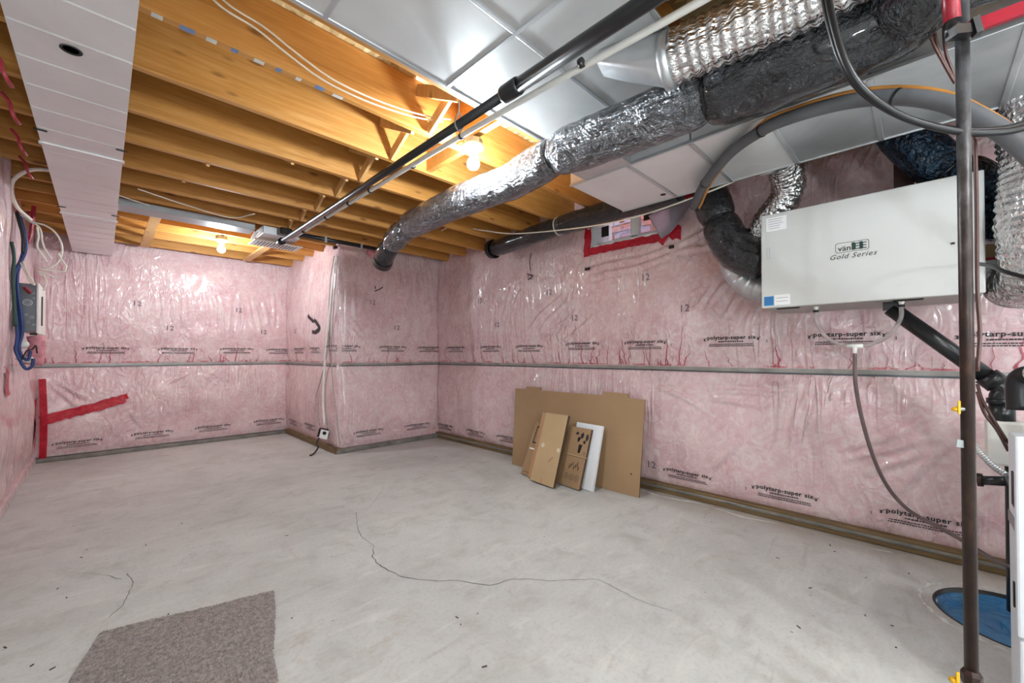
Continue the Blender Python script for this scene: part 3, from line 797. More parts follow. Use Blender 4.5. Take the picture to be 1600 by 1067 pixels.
# galvanised branch with a grille, far left bays
t = thing('branch_duct', 'narrow galvanised branch duct between joists ending in slotted grille', 'duct', (.6, 4.8, 2.4))
obj('duct_body', box(.08, 1.06, 4.655, 4.87, ZJ-.06, ZJ-.004, bevel=.004), 'galvanised_dull', t)
obj('elbow_box', box(1.12, 1.46, 4.62, 4.90, ZJ-.085, ZJ-.004, bevel=.006), 'galvanised', t)
obj('hanger_strap', bar((1.06, 4.62, ZJ-.085), (1.10, 4.95, ZJ-.085), .035, .004), 'white_plastic', t)
gp = obj('grille_plate', box(1.09, 1.55, 4.80, 5.06, ZJ-.118, ZJ-.108, bevel=.003), 'white_plastic', t)
for i in range(13): obj('slot', box(1.13+i*.030, 1.14+i*.030, 4.83, 5.03, ZJ-.1195, ZJ-.1175), 'dark_slot', gp)

# ------------------------------------------------------------------ pipes
t = thing('drain_pipe', 'long straight black plastic pipe hung diagonally under the ceiling', 'pipe', (1.24, 2, 2.3))
obj('pipe_run', tube([(1.27, 4.55, 2.30), (1.25, 2.5, 2.30), (1.245, 1.25, 2.30)], .0215, 18, 1), 'abs_black', t, True)
obj('pipe_run', tube([(1.245, 1.25, 2.30), (1.24, .5, 2.30), (1.24, -.6, 2.30)], .030, 18, 1), 'abs_black', t, True)
obj('coupling', lathe([(.0, -.05), (.034, -.05), (.037, -.04), (.037, .04), (.034, .05), (0, .05)], (1.245, 1.25, 2.30), (0, 1, 0), 20), 'abs_black', t, True)
obj('hub', lathe([(.0, -.05), (.034, -.05), (.034, .05), (0, .05)], (1.27, 4.58, 2.30), (0, 1, 0), 20), 'abs_black', t, True)
obj('hanger_wire', tube([(1.246, 1.62, 2.42), (1.244, 1.622, 2.36), (1.22, 1.62, 2.30), (1.245, 1.62, 2.266), (1.272, 1.62, 2.30), (1.25, 1.618, 2.36)], .004, 6, 4), 'galvanised_dull', t)
t = thing('white_pipe', 'slim white plastic pipe strapped alongside the black diagonal pipe', 'pipe', (1.36, 2, 2.3))
obj('pipe_run', tube([(1.335, 4.45, 2.32), (1.33, 2.5, 2.315), (1.345, 1.35, 2.315), (1.385, .6, 2.32), (1.41, .0, 2.33)], .014, 14, 4), 'pvc_pipe', t, True)
for y in (4.1, 3.55, 3.1, 2.75, 2.2, 1.72, .95):
    xx = 1.33 if y > 2.4 else 1.34
    obj('pipe_clip', tube([(xx, y-.008, 2.3155), (xx, y+.008, 2.3155)], .019, 12, 1), 'abs_black', t, True)
t = thing('drain_pipe', 'thin black pipe running along a joist to the corner', 'pipe', (1.8, 4.55, 2.42))
obj('pipe_run', tube([(1.28, 4.57, 2.405), (1.9, 4.57, 2.41), (2.42, 4.57, 2.415)], .022, 14, 1), 'abs_black', t, True)
obj('tee_fitting', box(1.25, 1.36, 4.53, 4.61, 2.37, 2.44, bevel=.012), 'abs_black', t)
for x in (1.7, 2.1): obj('pipe_clip', box(x-.012, x+.012, 4.545, 4.552, 2.37, 2.44), 'galvanised', t)

# grey insulated line and its bare copper companion
lp = [at(1084, 322, D=2.62), at(1102, 286, D=2.36), at(1140, 240, D=2.05), at(1190, 204, D=1.82), at(1240, 182, D=1.68), at(1320, 160, D=1.53), at(1400, 152, D=1.40), at(1480, 162, D=1.30), at(1550, 196, D=1.22), at(1600, 232, D=1.17), at(1680, 300, D=1.13), Vector((2.02, -.52, 1.42)), Vector((2.30, -.66, 1.22)), Vector((2.46, -.70, 1.02)), Vector((2.47, -.70, .925))]
t = thing('refrigerant_line', 'thick grey foam-covered line arching under the trunk duct', 'pipe', lp[0])
obj('foam_sleeve', tube(lp, lambda s: .026, 16, 8), 'grey_foam', t, True)
for i in (1, 3, 6): obj('zip_tie', tube([lp[i]-(lp[i+1]-lp[i]).normalized()*.004, lp[i]+(lp[i+1]-lp[i]).normalized()*.004], .029, 14, 1), 'abs_black', t)
up = Vector((0, 0, .033))
cp = [lp[0]+Vector((.0, -.035, -.02)), lp[1]+Vector((.0, -.036, .0)), lp[2]+Vector((.01, -.032, .012))] + [p+up for p in lp[3:]]
tag(obj('copper_line', tube(cp, .0085, 10, 8), 'copper', smooth=True), 'orange copper tube riding on the grey foam-covered line', 'pipe')
cb = [at(1288, -40, D=1.15), at(1303, 40, D=1.13), at(1325, 105, D=1.12), at(1360, 150, D=1.12), at(1420, 186, D=1.12), at(1500, 206, D=1.10), at(1570, 206, D=1.08), at(1680, 190, D=1.06), Vector((1.86, -.50, 1.62)), Vector((2.05, -.66, 1.30)), Vector((2.10, -.70, .90))]
tag(obj('power_cable', tube(cb, .009, 12, 8), 'black_rubber', smooth=True), 'front black cable sweeping down across the top right corner', 'cable', 'black cables top right')
tag(obj('power_cable', tube([p+Vector((.012, .010, .014)) for p in cb], .009, 12, 8), 'black_rubber', smooth=True), 'rear black cable sweeping beside its twin at top right', 'cable', 'black cables top right')

# ------------------------------------------------------------------ steel column
cT, cB = at(1505, 150, D=1.10), at(1518, 1050, D=1.10)
px, py = cB.x, cB.y
t = thing('iron_pipe', 'tall rusty brown vertical iron pipe in front of the white ventilator', 'pipe', (px, py, 0))
obj('shaft', tube([(px, py, .30), cT + (cT-cB)*.30], .0140, 24, 1), 'rusty_steel', t, True)
obj('union', lathe([(.0, .0), (.019, .0), (.021, .008), (.021, .030), (.017, .038), (.0145, .042)], (px, py, .265), (0, 0, 1), 8), 'rusty_steel', t)
obj('lower_pipe', tube([(px, py, .0), (px, py, .27)], .0135, 20, 1), 'rusty_steel', t, True)
obj('foot_flange', lathe([(.0, .0), (.05, .0), (.05, .008), (.025, .014), (.022, .03)], (px, py, 0), (0, 0, 1), 24), 'rusty_steel', t, True)
t = thing('red_clamp', 'red tube clamp gripping the top of the rusty iron pipe', 'clamp', (px-.05, py, 2.0))
q0, q1 = at(1481, -60, D=1.07), at(1489, 46, D=1.07)
obj('red_tube', tube([q0, q1], .0165, 18, 1), 'red_paint', t, True)
d = (q1-q0).normalized()
obj('black_cap', tube([q1-d*.020, q1+d*.020], .0178, 18, 1), 'abs_black', t, True)
obj('jaw', bar(at(1486, 52, D=1.06), at(1518, 48, D=1.06), .03, .024), 'abs_black', t)
obj('red_arm', bar(at(1512, 46, D=1.06), at(1640, -2, D=.98), .014, .032), 'red_paint', t)
obj('jaw', bar(at(1519, 44, D=1.05), at(1530, 40, D=1.045), .022, .042), 'abs_black', t)
# brown bell wires above the column
for k, pts in enumerate(([(1438, 0), (1455, 60), (1475, 100), (1492, 130)], [(1458, 0), (1462, 60), (1478, 100), (1493, 128)], [(1474, 0), (1476, 70), (1484, 100), (1494, 125)])):
    tag(obj('bell_wire', tube([at(x, y, D=1.3) for x, y in pts], .004, 8, 6), 'brown_cable', smooth=True), ('leftmost', 'middle', 'rightmost')[k]+' thin brown wire hanging beside top of the iron pipe', 'wire', 'brown wires by the column')

# ------------------------------------------------------------------ ventilator box
HX, HY0, HY1, HZ0, HZ1 = 2.76, -.20, .665, 1.425, 1.972
t = thing('ventilator_box', 'large white wall-mounted air exchanger box with logo lettering', 'ventilator', (2.95, .23, HZ0))
obj('casing', box(HX+.022, 3.20, HY0, HY1, HZ0, HZ1, bevel=.006), 'hrv_under', t)
door = obj('front_door', box(HX, HX+.024, HY0-.004, HY1+.004, HZ0+.002, HZ1+.004, bevel=.006), 'hrv_enamel', t)
def on_door(name, shape, yy, zz, mat, off=.0012, sc=1):
    vs, fs = shape
    return obj(name, ([(HX-off, yy-u*sc, zz+v*sc) for u, v in vs], fs), mat, door)
lc = at(1331, 385, X=HX)
fr = []
for k in range(32):
    th = 2*PI*k/32; cx = .058*(1 if math.cos(th) > 0 else -1); cz = .016*(1 if math.sin(th) > 0 else -1); fr.append((cx+.010*math.cos(th), cz+.010*math.sin(th)))
ring = (fr + [(u*.972, v*.92) for u, v in fr], [(k, (k+1) % 32, 32+(k+1) % 32, 32+k) for k in range(32)])
on_door('logo_frame', ring, lc.y, lc.z, 'ink')
on_door('logo_lettering', text_flat('v\u00e4n', .040, 0, .012), lc.y+.030, lc.z-.017, 'ink')
on_door('logo_block', merge2([(rect2(-.001, .013, -.019, .020), (0, 0)), (rect2(.030, .043, -.019, .020), (0, 0))]), lc.y, lc.z, 'logo_green')
on_door('logo_lettering', text_flat('E', .046, 0, .010), lc.y-.019, lc.z-.0165, 'logo_green', .0016)
on_door('logo_lettering', text_flat('E', .046, 0, .010), lc.y-.048, lc.z-.0165, 'logo_green', .0016)
on_door('series_lettering', text_flat('Gold Series', .036, .35, .004, 1.12), lc.y, lc.z-.058, 'ink')
def door_label(x0, y0_, x1, y1_, mat, lines=0, name='label'):
    a, b = at(x0, y0_, X=HX), at(x1, y1_, X=HX)
    o = on_door(name, rect2(0, a.y-b.y, b.z-a.z, 0), a.y, a.z, mat)
    for i in range(lines):
        zz = (b.z-a.z)*(i+1)/(lines+1); on_door('print_line', rect2((a.y-b.y)*.12, (a.y-b.y)*random.uniform(.6, .9), zz, zz+.002), a.y, a.z, 'faded_ink', .002)
door_label(1197, 342, 1229, 357, 'label_white', 5)
door_label(1194, 464, 1209, 477, 'label_blue', 2)
door_label(1210, 461, 1235, 475, 'label_white', 2)
a = at(1198, 388, X=HX)
on_door('window_outline', merge2([(rect2(0, .016, 0, -.001), (0, 0)), (rect2(0, .001, -.06, 0), (0, 0)), (rect2(.015, .016, -.06, 0), (0, 0)), (rect2(0, .016, -.061, -.06), (0, 0))]), a.y, a.z, 'label_blue')
for yv in (.545, .045): obj('grille_slot', box(HX+.03, HX+.06, yv-.055, yv+.055, HZ0-.006, HZ0+.001, bevel=.003), 'dark_slot', t)
obj('latch', box(HX-.006, HX, -.112, -.10, 1.66, 1.668), 'dark_slot', t)
obj('side_label', prism([(0, 0), (.05, 0), (.05, .13), (0, .13)], .002, (HX+.11, HY0-.048, 1.47), (0, 1, 0), (0, 0, 1), (-1, 0, 0)), 'label_white', t)
obj('side_label_band', prism([(0, 0), (.05, 0), (.05, .014), (0, .014)], .003, (HX+.109, HY0-.048, 1.585), (0, 1, 0), (0, 0, 1), (-1, 0, 0)), 'label_red', t)
obj('control_box', box(HX+.115, HX+.21, HY0-.055, HY0, 1.45, 1.66, bevel=.006), 'cardboard_light', t)
obj('cover_tag', prism([(0, 0), (.12, .03), (.115, .07), (0, .02)], .002, (HX+.20, HY0-.06, 1.47), (0, -1, 0), (0, 0, 1), (-1, 0, 0)), 'label_white', t)
obj('mounting_bracket', box(3.05, 3.20, .02, .10, HZ1, ZJ-.01), 'brown_cable', t)
for y in (.42, .07):
    obj('drain_nipple', lathe([(.0, .01), (.013, .01), (.013, -.008), (.010, -.012), (.010, -.035), (0, -.035)], (HX+.09, y, HZ0), (0, 0, 1), 14), 'white_plastic', t, True)
    obj('hose_clamp', tube([(HX+.09, y, HZ0-.02), (HX+.09, y, HZ0-.034)], .0135, 14, 1), 'abs_black', t, True)
hx = HX+.09
tee = Vector((hx+.02, .255, 1.20))
loops = [('left', [(hx, .42, HZ0-.03), (hx, .415, 1.33), (hx+.01, .375, 1.25), (hx+.02, .315, 1.208), tee+Vector((0, .02, 0))]), ('right', [(hx, .07, HZ0-.03), (hx, .075, 1.33), (hx+.01, .12, 1.25), (hx+.02, .19, 1.208), tee+Vector((0, -.02, 0))])]
t = thing('condensate_hose', 'clear drain hose looping below ventilator and trailing down the wall', 'hose', tee)
for nm, pts in loops: obj('loop_tube', tube(pts, .0095, 12, 8), 'clear_tube', t, True)
obj('tee_fitting', tube([tee+Vector((0, -.035, 0)), tee+Vector((0, .035, 0))], .012, 12, 1), 'white_plastic', t, True)
obj('tee_leg', tube([tee, tee+Vector((0, 0, -.04))], .011, 12, 1), 'white_plastic', t, True)
hp = [tee+Vector((0, 0, -.03)), at(1337, 600, X=2.90), at(1347, 655, X=2.95), at(1365, 715, X=3.02), at(1388, 762, X=3.08), at(1420, 797, X=3.10), at(1460, 820, X=3.05), at(1500, 842, X=2.95), at(1545, 870, X=2.85), at(1575, 885, X=2.8)]
obj('drain_tube', tube(hp, .0095, 12, 8), 'hose_brown', t, True)

# black drain line from the ventilator
t = thing('vent_pipe', 'black plastic pipe sloping from ventilator to an elbow by white fitting', 'pipe', (2.9, .05, 1.4))
e0, e1 = at(1392, 482, X=2.90), at(1553, 596, X=2.90)
ex = at(1565, 612, X=2.90)
obj('sloping_run', tube([e0, e1], .036, 18, 1), 'abs_black', t, True)
obj('bracket', box(2.87, 2.93, e0.y-.03, e0.y+.03, e0.z-.01, HZ0+.005), 'abs_black', t)
dd = (e1-e0).normalized()
obj('elbow_hub', tube([e1-dd*.035, e1+dd*.02], .046, 18, 1), 'abs_black', t, True)
obj('elbow', tube([e1, e1+dd*.05+Vector((0, -.0, -.004)), ex+Vector((0, -.0, -.02)), ex+Vector((0, 0, -.06))], .040, 18, 6), 'abs_black', t, True)
obj('drop_hub', tube([ex+Vector((0, 0, -.03)), ex+Vector((0, 0, -.055))], .048, 18, 1), 'abs_black', t, True)
obj('drop', tube([ex+Vector((0, 0, -.05)), ex+Vector((0, 0, -.15))], .041, 18, 1), 'abs_black', t, True)
t = thing('standpipe', 'black vertical pipe beside the white cabinet with white trap on top', 'pipe', (ex.x, ex.y, 0))
zt = ex.z-.13
obj('white_trap', box(ex.x-.05, ex.x+.05, ex.y-.065, ex.y+.05, zt-.20, zt, bevel=.012), 'white_plastic', t)
obj('knob', lathe([(.010, 0), (.017, 0), (.017, .004), (.010, .004)], (ex.x-.052, ex.y-.02, zt-.10), (-1, 0, 0), 16), 'dark_slot', t, True)
obj('riser', tube([(ex.x, ex.y-.035, .0), (ex.x, ex.y-.035, zt-.19)], .030, 18, 1), 'abs_black', t, True)
t = thing('vent_stub', 'open ended grey-black pipe elbow at the right edge by cabinet', 'pipe', (2.35, -.36, .95))
s0 = at(1594, 640, X=2.5); s1 = at(1592, 602, X=2.5)
obj('stub_run', tube([s0, s1, s1+Vector((-.012, -.012, .035)), s1+Vector((-.05, -.035, .045))], .036, 18, 6), 'abs_black', t, True)
obj('stub_lip', tube([s1+Vector((-.045, -.033, .044)), s1+Vector((-.056, -.04, .0465))], .037, 18, 1), 'white_plastic', t, True)

# white cabinet at the right edge
NX, NY, NZ = 1.955, -.197, .905
t = thing('white_cabinet', 'white metal furnace cabinet cut by the right edge of the picture', 'furnace', (NX, NY, 0))
obj('cabinet_body', box(NX+.03, NX+.27, NY-.75, NY-.012, .0, NZ-.02, bevel=.008), 'cabinet_white', t)
obj('front_panel', box(NX, NX+.032, NY-.75, NY, .30, NZ, bevel=.006), 'cabinet_white', t)
obj('lower_panel', box(NX+.004, NX+.032, NY-.75, NY-.004, .02, .29, bevel=.006), 'cabinet_white', t)
obj('hand_slot', box(NX+.10, NX+.17, NY-.014, NY-.008, .66, .77, bevel=.0025), 'dark_slot', t)
obj('side_strip', box(NX+.05, NX+.26, NY-.014, NY-.009, .585, .62), 'galvanised_dull', t)
obj('slit', box(NX+.15, NX+.165, NY-.014, NY-.008, .33, .41), 'dark_slot', t)
obj('coil_case', box(NX+.40, NX+.62, NY-.75, NY-.16, .3, .93, bevel=.01), 'galvanised', t)

# odds and ends round the column
def small_valve(label, c, s=1.0):
    tt = thing('gas_valve', label, 'valve', c); c = Vector(c)
    obj('valve_body', lathe([(.0, -.02*s), (.012*s, -.02*s), (.016*s, -.008*s), (.016*s, .01*s), (.010*s, .018*s), (0, .018*s)], c, (.7, -.7, 0), 14), 'yellow_plastic', tt, True)
    obj('lever', box(-.009*s, .009*s, -.004*s, .004*s, -.03*s, .055*s, Matrix.Translation(c) @ Matrix.Rotation(-PI/4, 4, 'Z') @ Matrix.Translation((0, -.018*s, 0)), .002), 'yellow_plastic', tt)
    return tt
vt = small_valve('yellow lever valve peeking out left of the iron pipe at mid height', at(1494, 639, D=1.10), .42)
c = at(1493, 639, D=1.10)
obj('valve_stem', tube([c, c+Vector((.03, -.03, 0))], .006, 10, 1), 'galvanised_dull', vt)
vt = small_valve('yellow valve handle at the foot of the iron pipe', at(1491, 1062, D=1.09), .5)
tag(obj('pipe_clip', bar(at(1494, 692, D=1.1), at(1512, 695, D=1.1), .004, .02), 'galvanised_dull'), 'small grey metal clip on the left side of the iron pipe', 'clip')
tag(obj('armoured_cable', tube([at(1520, 694, X=2.6), at(1535, 711, X=2.55), at(1552, 728, X=2.5), at(1572, 742, X=2.45)], .010, 12, 10, .004, True, lambda s, th, p: 1+.22*(1 if (s/.012) % 1 < .5 else -.4)), 'galvanised'), 'ribbed metal armoured cable beside the iron pipe', 'cable')
t = thing('gas_pipe', 'short black horizontal pipe reaching the white cabinet', 'pipe', at(1532, 750, X=2.5))
obj('pipe_run', tube([at(1530, 750, X=2.5), at(1572, 752, X=2.45)], .018, 14, 1), 'abs_black', t, True)
obj('pipe_coupling', tube([at(1526, 749, X=2.5), at(1536, 750, X=2.5)], .026, 14, 1), 'rusty_steel', t, True)
for k, pts in enumerate(([(1527, 600), (1535, 625), (1552, 655), (1574, 690)], [(1527, 612), (1538, 645), (1558, 672), (1576, 705)])):
    tag(obj('appliance_cord', tube([at(x, y, X=2.55) for x, y in pts], .0055, 8, 6), 'brown_cable', smooth=True), ('upper', 'lower')[k]+' dark cord running from iron pipe to the white cabinet', 'cord', 'dark cords by the cabinet')
tag(obj('power_cable', tube([at(1528, 412, X=2.7), at(1550, 416, X=2.55), at(1575, 426, X=2.45), at(1640, 442, X=2.35)], .008, 10, 6), 'black_rubber', smooth=True), 'short black cable leaving right end of the ventilator', 'cable')
tag(obj('ground_wire', tube([at(1523, 200, D=1.13), at(1526, 330, D=1.13), at(1527, 450, D=1.13), at(1531, 520, D=1.13), at(1527, 580, D=1.13)], .0045, 8, 6), 'brown_cable', smooth=True), 'thin brown wire running down right side of the iron pipe', 'wire')

# sump cover
bm = bmesh.new(); rings = 14
ctr = bm.verts.new((PIT[0], PIT[1], -.035)); prev = None
for i in range(1, rings+1):
    r = (PR-.006)*i/rings
    ring_ = [bm.verts.new((PIT[0]+r*math.cos(2*PI*k/48), PIT[1]+r*math.sin(2*PI*k/48), -.035 + .012*noise.noise(Vector((r*math.cos(2*PI*k/48)*9, r*math.sin(2*PI*k/48)*9, 0))) + (.02 if i == rings else 0))) for k in range(48)]
    for k in range(48):
        if prev: bm.faces.new((prev[k], ring_[k], ring_[(k+1) % 48], prev[(k+1) % 48]))
        else: bm.faces.new((ctr, ring_[k], ring_[(k+1) % 48]))
    prev = ring_
t = thing('sump_pit', 'round floor sump covered with blue plastic at the far right of the floor', 'sump', (PIT[0], PIT[1], 0))
obj('blue_cover', bm, 'blue_sheet', t, True)
obj('pit_rim', lathe([(PR-.001, -.06), (PR-.001, .001), (PR+.006, .003), (PR+.010, .0)], (PIT[0], PIT[1], 0), (0, 0, 1), 48), 'abs_black', t, True)
obj('plaster_ring', tube([(PIT[0]+(PR+.05+.02*noise.noise(Vector((a, 0, 0))))*math.cos(a*.12), PIT[1]+(PR+.05+.02*noise.noise(Vector((a, 0, 0))))*math.sin(a*.12), -.004) for a in range(2, 35)], .012, 8, 4, None, True, lambda s, th, p: .25+1.7*abs(noise.noise(p*26))), 'plaster', floor, True)

# ------------------------------------------------------------------ lamps
def lamp(label, c, bulb='lit_bulb', joist=None):
    tt = thing('bare_bulb_lamp', label, 'lamp', c, 'bare bulb ceiling lamps'); c = Vector(c)
    obj('junction_box', lathe([(.0, .135), (.055, .135), (.055, .095), (0, .095)], c, (0, 0, 1), 8), 'galvanised_dull', tt)
    obj('lampholder', lathe([(.0, .10), (.062, .10), (.064, .092), (.058, .082), (.034, .072), (.024, .060), (.022, .035), (0, .035)], c, (0, 0, 1), 24), 'porcelain', tt, True)
    obj('bulb', lathe([(.0, .045), (.013, .042), (.018, .03), (.030, .014), (.037, -.004), (.036, -.02), (.026, -.036), (.012, -.043), (0, -.045)], c, (0, 0, 1), 20), bulb, tt, True)
    if joist: obj('hanger_bar', bar((c.x, c.y, c.z+.13), (c.x, joist, c.z+.15), .025, .012), 'galvanised_dull', tt)
    return tt
lamp('bare glowing bulb in white holder near the centre of the ceiling', (1.57, 1.90, 2.312), joist=2.06)
lamp('bare glowing bulb far back above the pink rear wall', (.91, 5.40, 2.315), 'dim_bulb', joist=5.31)
for k, (x, y, z) in enumerate(((.05, -.83, 1.30), (1.25, -.83, 2.312), (.05, -1.65, 2.312), (1.35, -1.65, 1.25), (.3, -2.47, 1.30), (1.5, -2.47, 2.312))):  # unseen bulbs, added to brighten the room from behind the camera
    low = z < 2
    tt = lamp(('added fill bulb on cord' if low else 'added fill bulb')+' behind the camera, '+('near left', 'near right', 'middle left', 'middle right', 'far left', 'far right')[k], (x, y, z), 'fill_bulb')
    if low: obj('cord', tube([(x, y, z+.13), (x, y, ZJ-.001)], .004, 8, 1), 'abs_black', tt)


# ------------------------------------------------------------------ leaning cardboard
def lean(name, label, cat, base_a, base_b, h, lean_to, mat, th, edge=None, poly=None):
    """board whose foot runs base_a-base_b on the floor and whose top tips towards +X"""
    a, b = Vector(base_a), Vector(base_b); U = (b-a).normalized(); L = (b-a).length
    V = (Vector((lean_to, 0, math.sqrt(max(h*h-lean_to**2, .01))))).normalized(); V = (V-U*V.dot(U)).normalized(); N = U.cross(V)
    if N.x > 0: N = -N
    tt = thing(name, label, cat, a)
    pl = poly or [(0, 0), (L, 0), (L, h), (0, h)]
    vs, fs = prism(pl, th, a, U, V, N)
    o = obj('sheet', (vs, fs), mat, tt)
    if edge:
        o.data.materials.append(MATS[edge])
        for p in o.data.polygons:
            if p.index >= 2: p.material_index = 1
    return tt, a, U, V, N, L, th
def on_board(bd, name, shape, u, v, mat, off=.0012):
    tt, a, U, V, N, L, th = bd; vs, fs = shape
    return obj(name, ([a + U*(u+x) + V*(v+y) + N*(th+off) for x, y in vs], fs), mat, tt)
W_ = 1.445
bd = lean('cardboard_sheet', 'big plain brown cardboard sheet with two tabs leaning on right wall', 'cardboard', (3.075, 3.065, 0), (3.075, 1.62, 0), .80, .15, 'cardboard', .008, 'cardboard_edge',
    [(0, 0), (W_, 0), (W_-.02, .79), (1.27, .795), (1.265, .83), (1.02, .835), (1.015, .80), (.27, .80), (.265, .83), (.06, .83), (.055, .80), (-.10, .80)])
on_board(bd, 'hole', lathe([(.0, 0), (.010, 0)], (0, 0, 0), (0, 0, 1), 12) if False else ([(.008*math.cos(k), .008*math.sin(k)) for k in range(6)], [(0, 1, 2, 3, 4, 5)]), 1.36, .17, 'ink')
bd = lean('foam_board', 'white foam board leaning behind the printed carton', 'board', (2.955, 2.25, 0), (2.93, 1.955, 0), .555, .18, 'foam_white', .02, None, [(0, 0), (.296, 0), (.268, .555), (-.028, .555)])
bd = lean('printed_carton', 'flattened brown carton printed with tools and wheels beside white board', 'carton', (2.905, 2.32, 0), (2.88, 2.055, 0), .525, .20, 'cardboard', .025, 'cardboard_edge', [(0, 0), (.266, 0), (.240, .525), (-.026, .525)])
rr = random.Random(3)
def blob(cx, cy, r, sq=1.0, n=9):
    return [(cx+r*rr.uniform(.5, 1)*math.cos(2*PI*k/n), cy+r*sq*rr.uniform(.5, 1)*math.sin(2*PI*k/n)) for k in range(n)], [tuple(range(n))]
def ringp(cx, cy, r, wd):
    return [(cx+q*math.cos(2*PI*k/20), cy+q*math.sin(2*PI*k/20)) for q in (r, r-wd) for k in range(20)], [(k, (k+1) % 20, 20+(k+1) % 20, 20+k) for k in range(20)]
for (u, v, r, sq) in ((.10, .47, .024, .8), (.16, .46, .022, 1.6), (.215, .45, .02, 2.0), (.13, .42, .022, 1.3), (.20, .40, .018, 1.6)):
    on_board(bd, 'printed_picture', blob(u, v, r, sq), 0, 0, 'ink')
on_board(bd, 'printed_picture', ([(.15, .30), (.175, .30), (.185, .375), (.145, .375)], [(0, 1, 2, 3)]), 0, 0, 'ink')
on_board(bd, 'printed_ring', ringp(.225, .305, .011, .003), 0, 0, 'ink')
on_board(bd, 'flap_line', rect2(.02, .262, .262, .266), 0, 0, 'cardboard_edge')
on_board(bd, 'flap_line', rect2(.02, .265, .267, .274), 0, 0, 'cardboard_light')
for u in (.09, .15, .21):
    on_board(bd, 'printed_ring', ringp(u, .085, .026, .003), 0, 0, 'ink'); on_board(bd, 'printed_ring', ringp(u, .085, .010, .003), 0, 0, 'ink')
for k in range(7): on_board(bd, 'printed_picture', blob(.10+k*.017, .17+.014*(k % 3), .006, 5), 0, 0, 'ink')
bd = lean('printed_carton', 'narrow brown carton with printed frame at far left of leaning stack', 'carton', (2.885, 2.745, 0), (2.86, 2.475, 0), .52, .20, 'cardboard', .02, 'cardboard_edge', [(0, 0), (.27, 0), (.25, .52), (.0, .52)])
on_board(bd, 'printed_frame', ([(.035, .31), (.10, .31), (.10, .48), (.045, .48), (.047, .325), (.09, .325), (.09, .465), (.055, .465)], [(0, 1, 5, 4), (1, 2, 6, 5), (2, 3, 7, 6), (3, 0, 4, 7)]), 0, 0, 'ink')
on_board(bd, 'tape_strip', rect2(.02, .13, .250, .263), 0, 0, 'label_white')
on_board(bd, 'printed_line', rect2(.02, .13, .03, .034), 0, 0, 'cardboard_edge')
bd = lean('carton_strip', 'slim orange-brown carton strip behind the plain tan carton', 'carton', (2.85, 2.625, 0), (2.83, 2.47, 0), .625, .22, 'cardboard_orange', .016, 'cardboard_edge', [(0, 0), (.155, 0), (.11, .62), (-.03, .625)])
bd = lean('flat_carton', 'plain tan flattened carton with clear tape at front of the stack', 'carton', (2.79, 2.53, .006), (2.76, 2.235, .006), .635, .26, 'cardboard_light', .028, 'cardboard_edge', [(0, 0), (.297, 0), (.230, .640), (-.058, .635)])
for (u, v) in ((.03, .33), (.235, .315)): on_board(bd, 'clear_tape_end', blob(u, v, .032, .8), 0, 0, 'clear_tape')
on_board(bd, 'tape_patch', rect2(.125, .155, .004, .04), 0, 0, 'cardboard_orange')
on_board(bd, 'printed_mark', ([(.15, .20), (.165, .195), (.20, .245), (.19, .25)], [(0, 1, 2, 3)]), 0, 0, 'cardboard')

# ------------------------------------------------------------------ carpet offcut, floor cracks, debris
c0, c1, c2, c3 = Vector((.0, 2.40, 0)), Vector((.60, 2.235, 0)), Vector((.36, 1.28, 0)), Vector((-.16, 1.75, 0))
vs, fs = [], []; N = 150
for i in range(N+1):
    for j in range(N+1):
        s, q = i/N, j/N; p = (c0*(1-s)+c1*s)*(1-q) + (c3*(1-s)+c2*s)*q
        ed = min(i, j, N-i, N-j)
        p = p + Vector((.012*noise.noise(p*5+Vector((9, 0, 0))), .012*noise.noise(p*5), 0))
        if ed == 0: p += Vector((random.uniform(-.004, .004), random.uniform(-.004, .004), 0))
        z = .010 + .006*random.random() + .004*noise.noise(p*8) if ed > 0 else .001
        vs.append((p.x, p.y, z))
for i in range(N):
    for j in range(N): a = i*(N+1)+j; fs.append((a, a+N+1, a+N+2, a+1))
cp_ = obj('carpet_offcut', (vs, fs), 'carpet'); 
for p in cp_.data.polygons: pass
tag(cp_, 'taupe carpet offcut lying on the concrete floor', 'carpet')
def crack(pts, wd):
    P = smooth_path(pts, 10); vs, fs = [], []
    for i, p in enumerate(P):
        d = (P[min(i+1, len(P)-1)]-P[max(i-1, 0)]).normalized(); nn = Vector((-d.y, d.x, 0))
        p = p + nn*(.012*noise.noise(p*14) + .006*noise.noise(p*40)); hw = wd*(.35+.8*abs(noise.noise(p*6)))
        vs += [p+nn*hw+Vector((0, 0, .0012)), p-nn*hw+Vector((0, 0, .0012))]
        if i: fs.append((2*i-2, 2*i-1, 2*i+1, 2*i))
    obj('floor_crack', (vs, fs), 'crack_dark', floor)
crack([at(x, y, Z=0) for x, y in ((556, 800), (562, 835), (582, 850), (584, 875), (612, 893), (630, 902), (690, 908), (715, 907), (768, 914), (800, 905), (868, 908))], .0032)
crack([at(x, y, Z=0) for x, y in ((868, 908), (930, 905), (960, 918), (1000, 938), (1050, 955))], .0022)
crack([at(x, y, Z=0) for x, y in ((200, 896), (207, 915), (195, 940), (172, 965))], .0022)
crack([at(x, y, Z=0) for x, y in ((120, 895), (160, 898), (190, 905))], .0016)
crack([at(x, y, Z=0) for x, y in ((560, 800), (580, 790), (600, 760))], .0014)
V, Fs = [], []
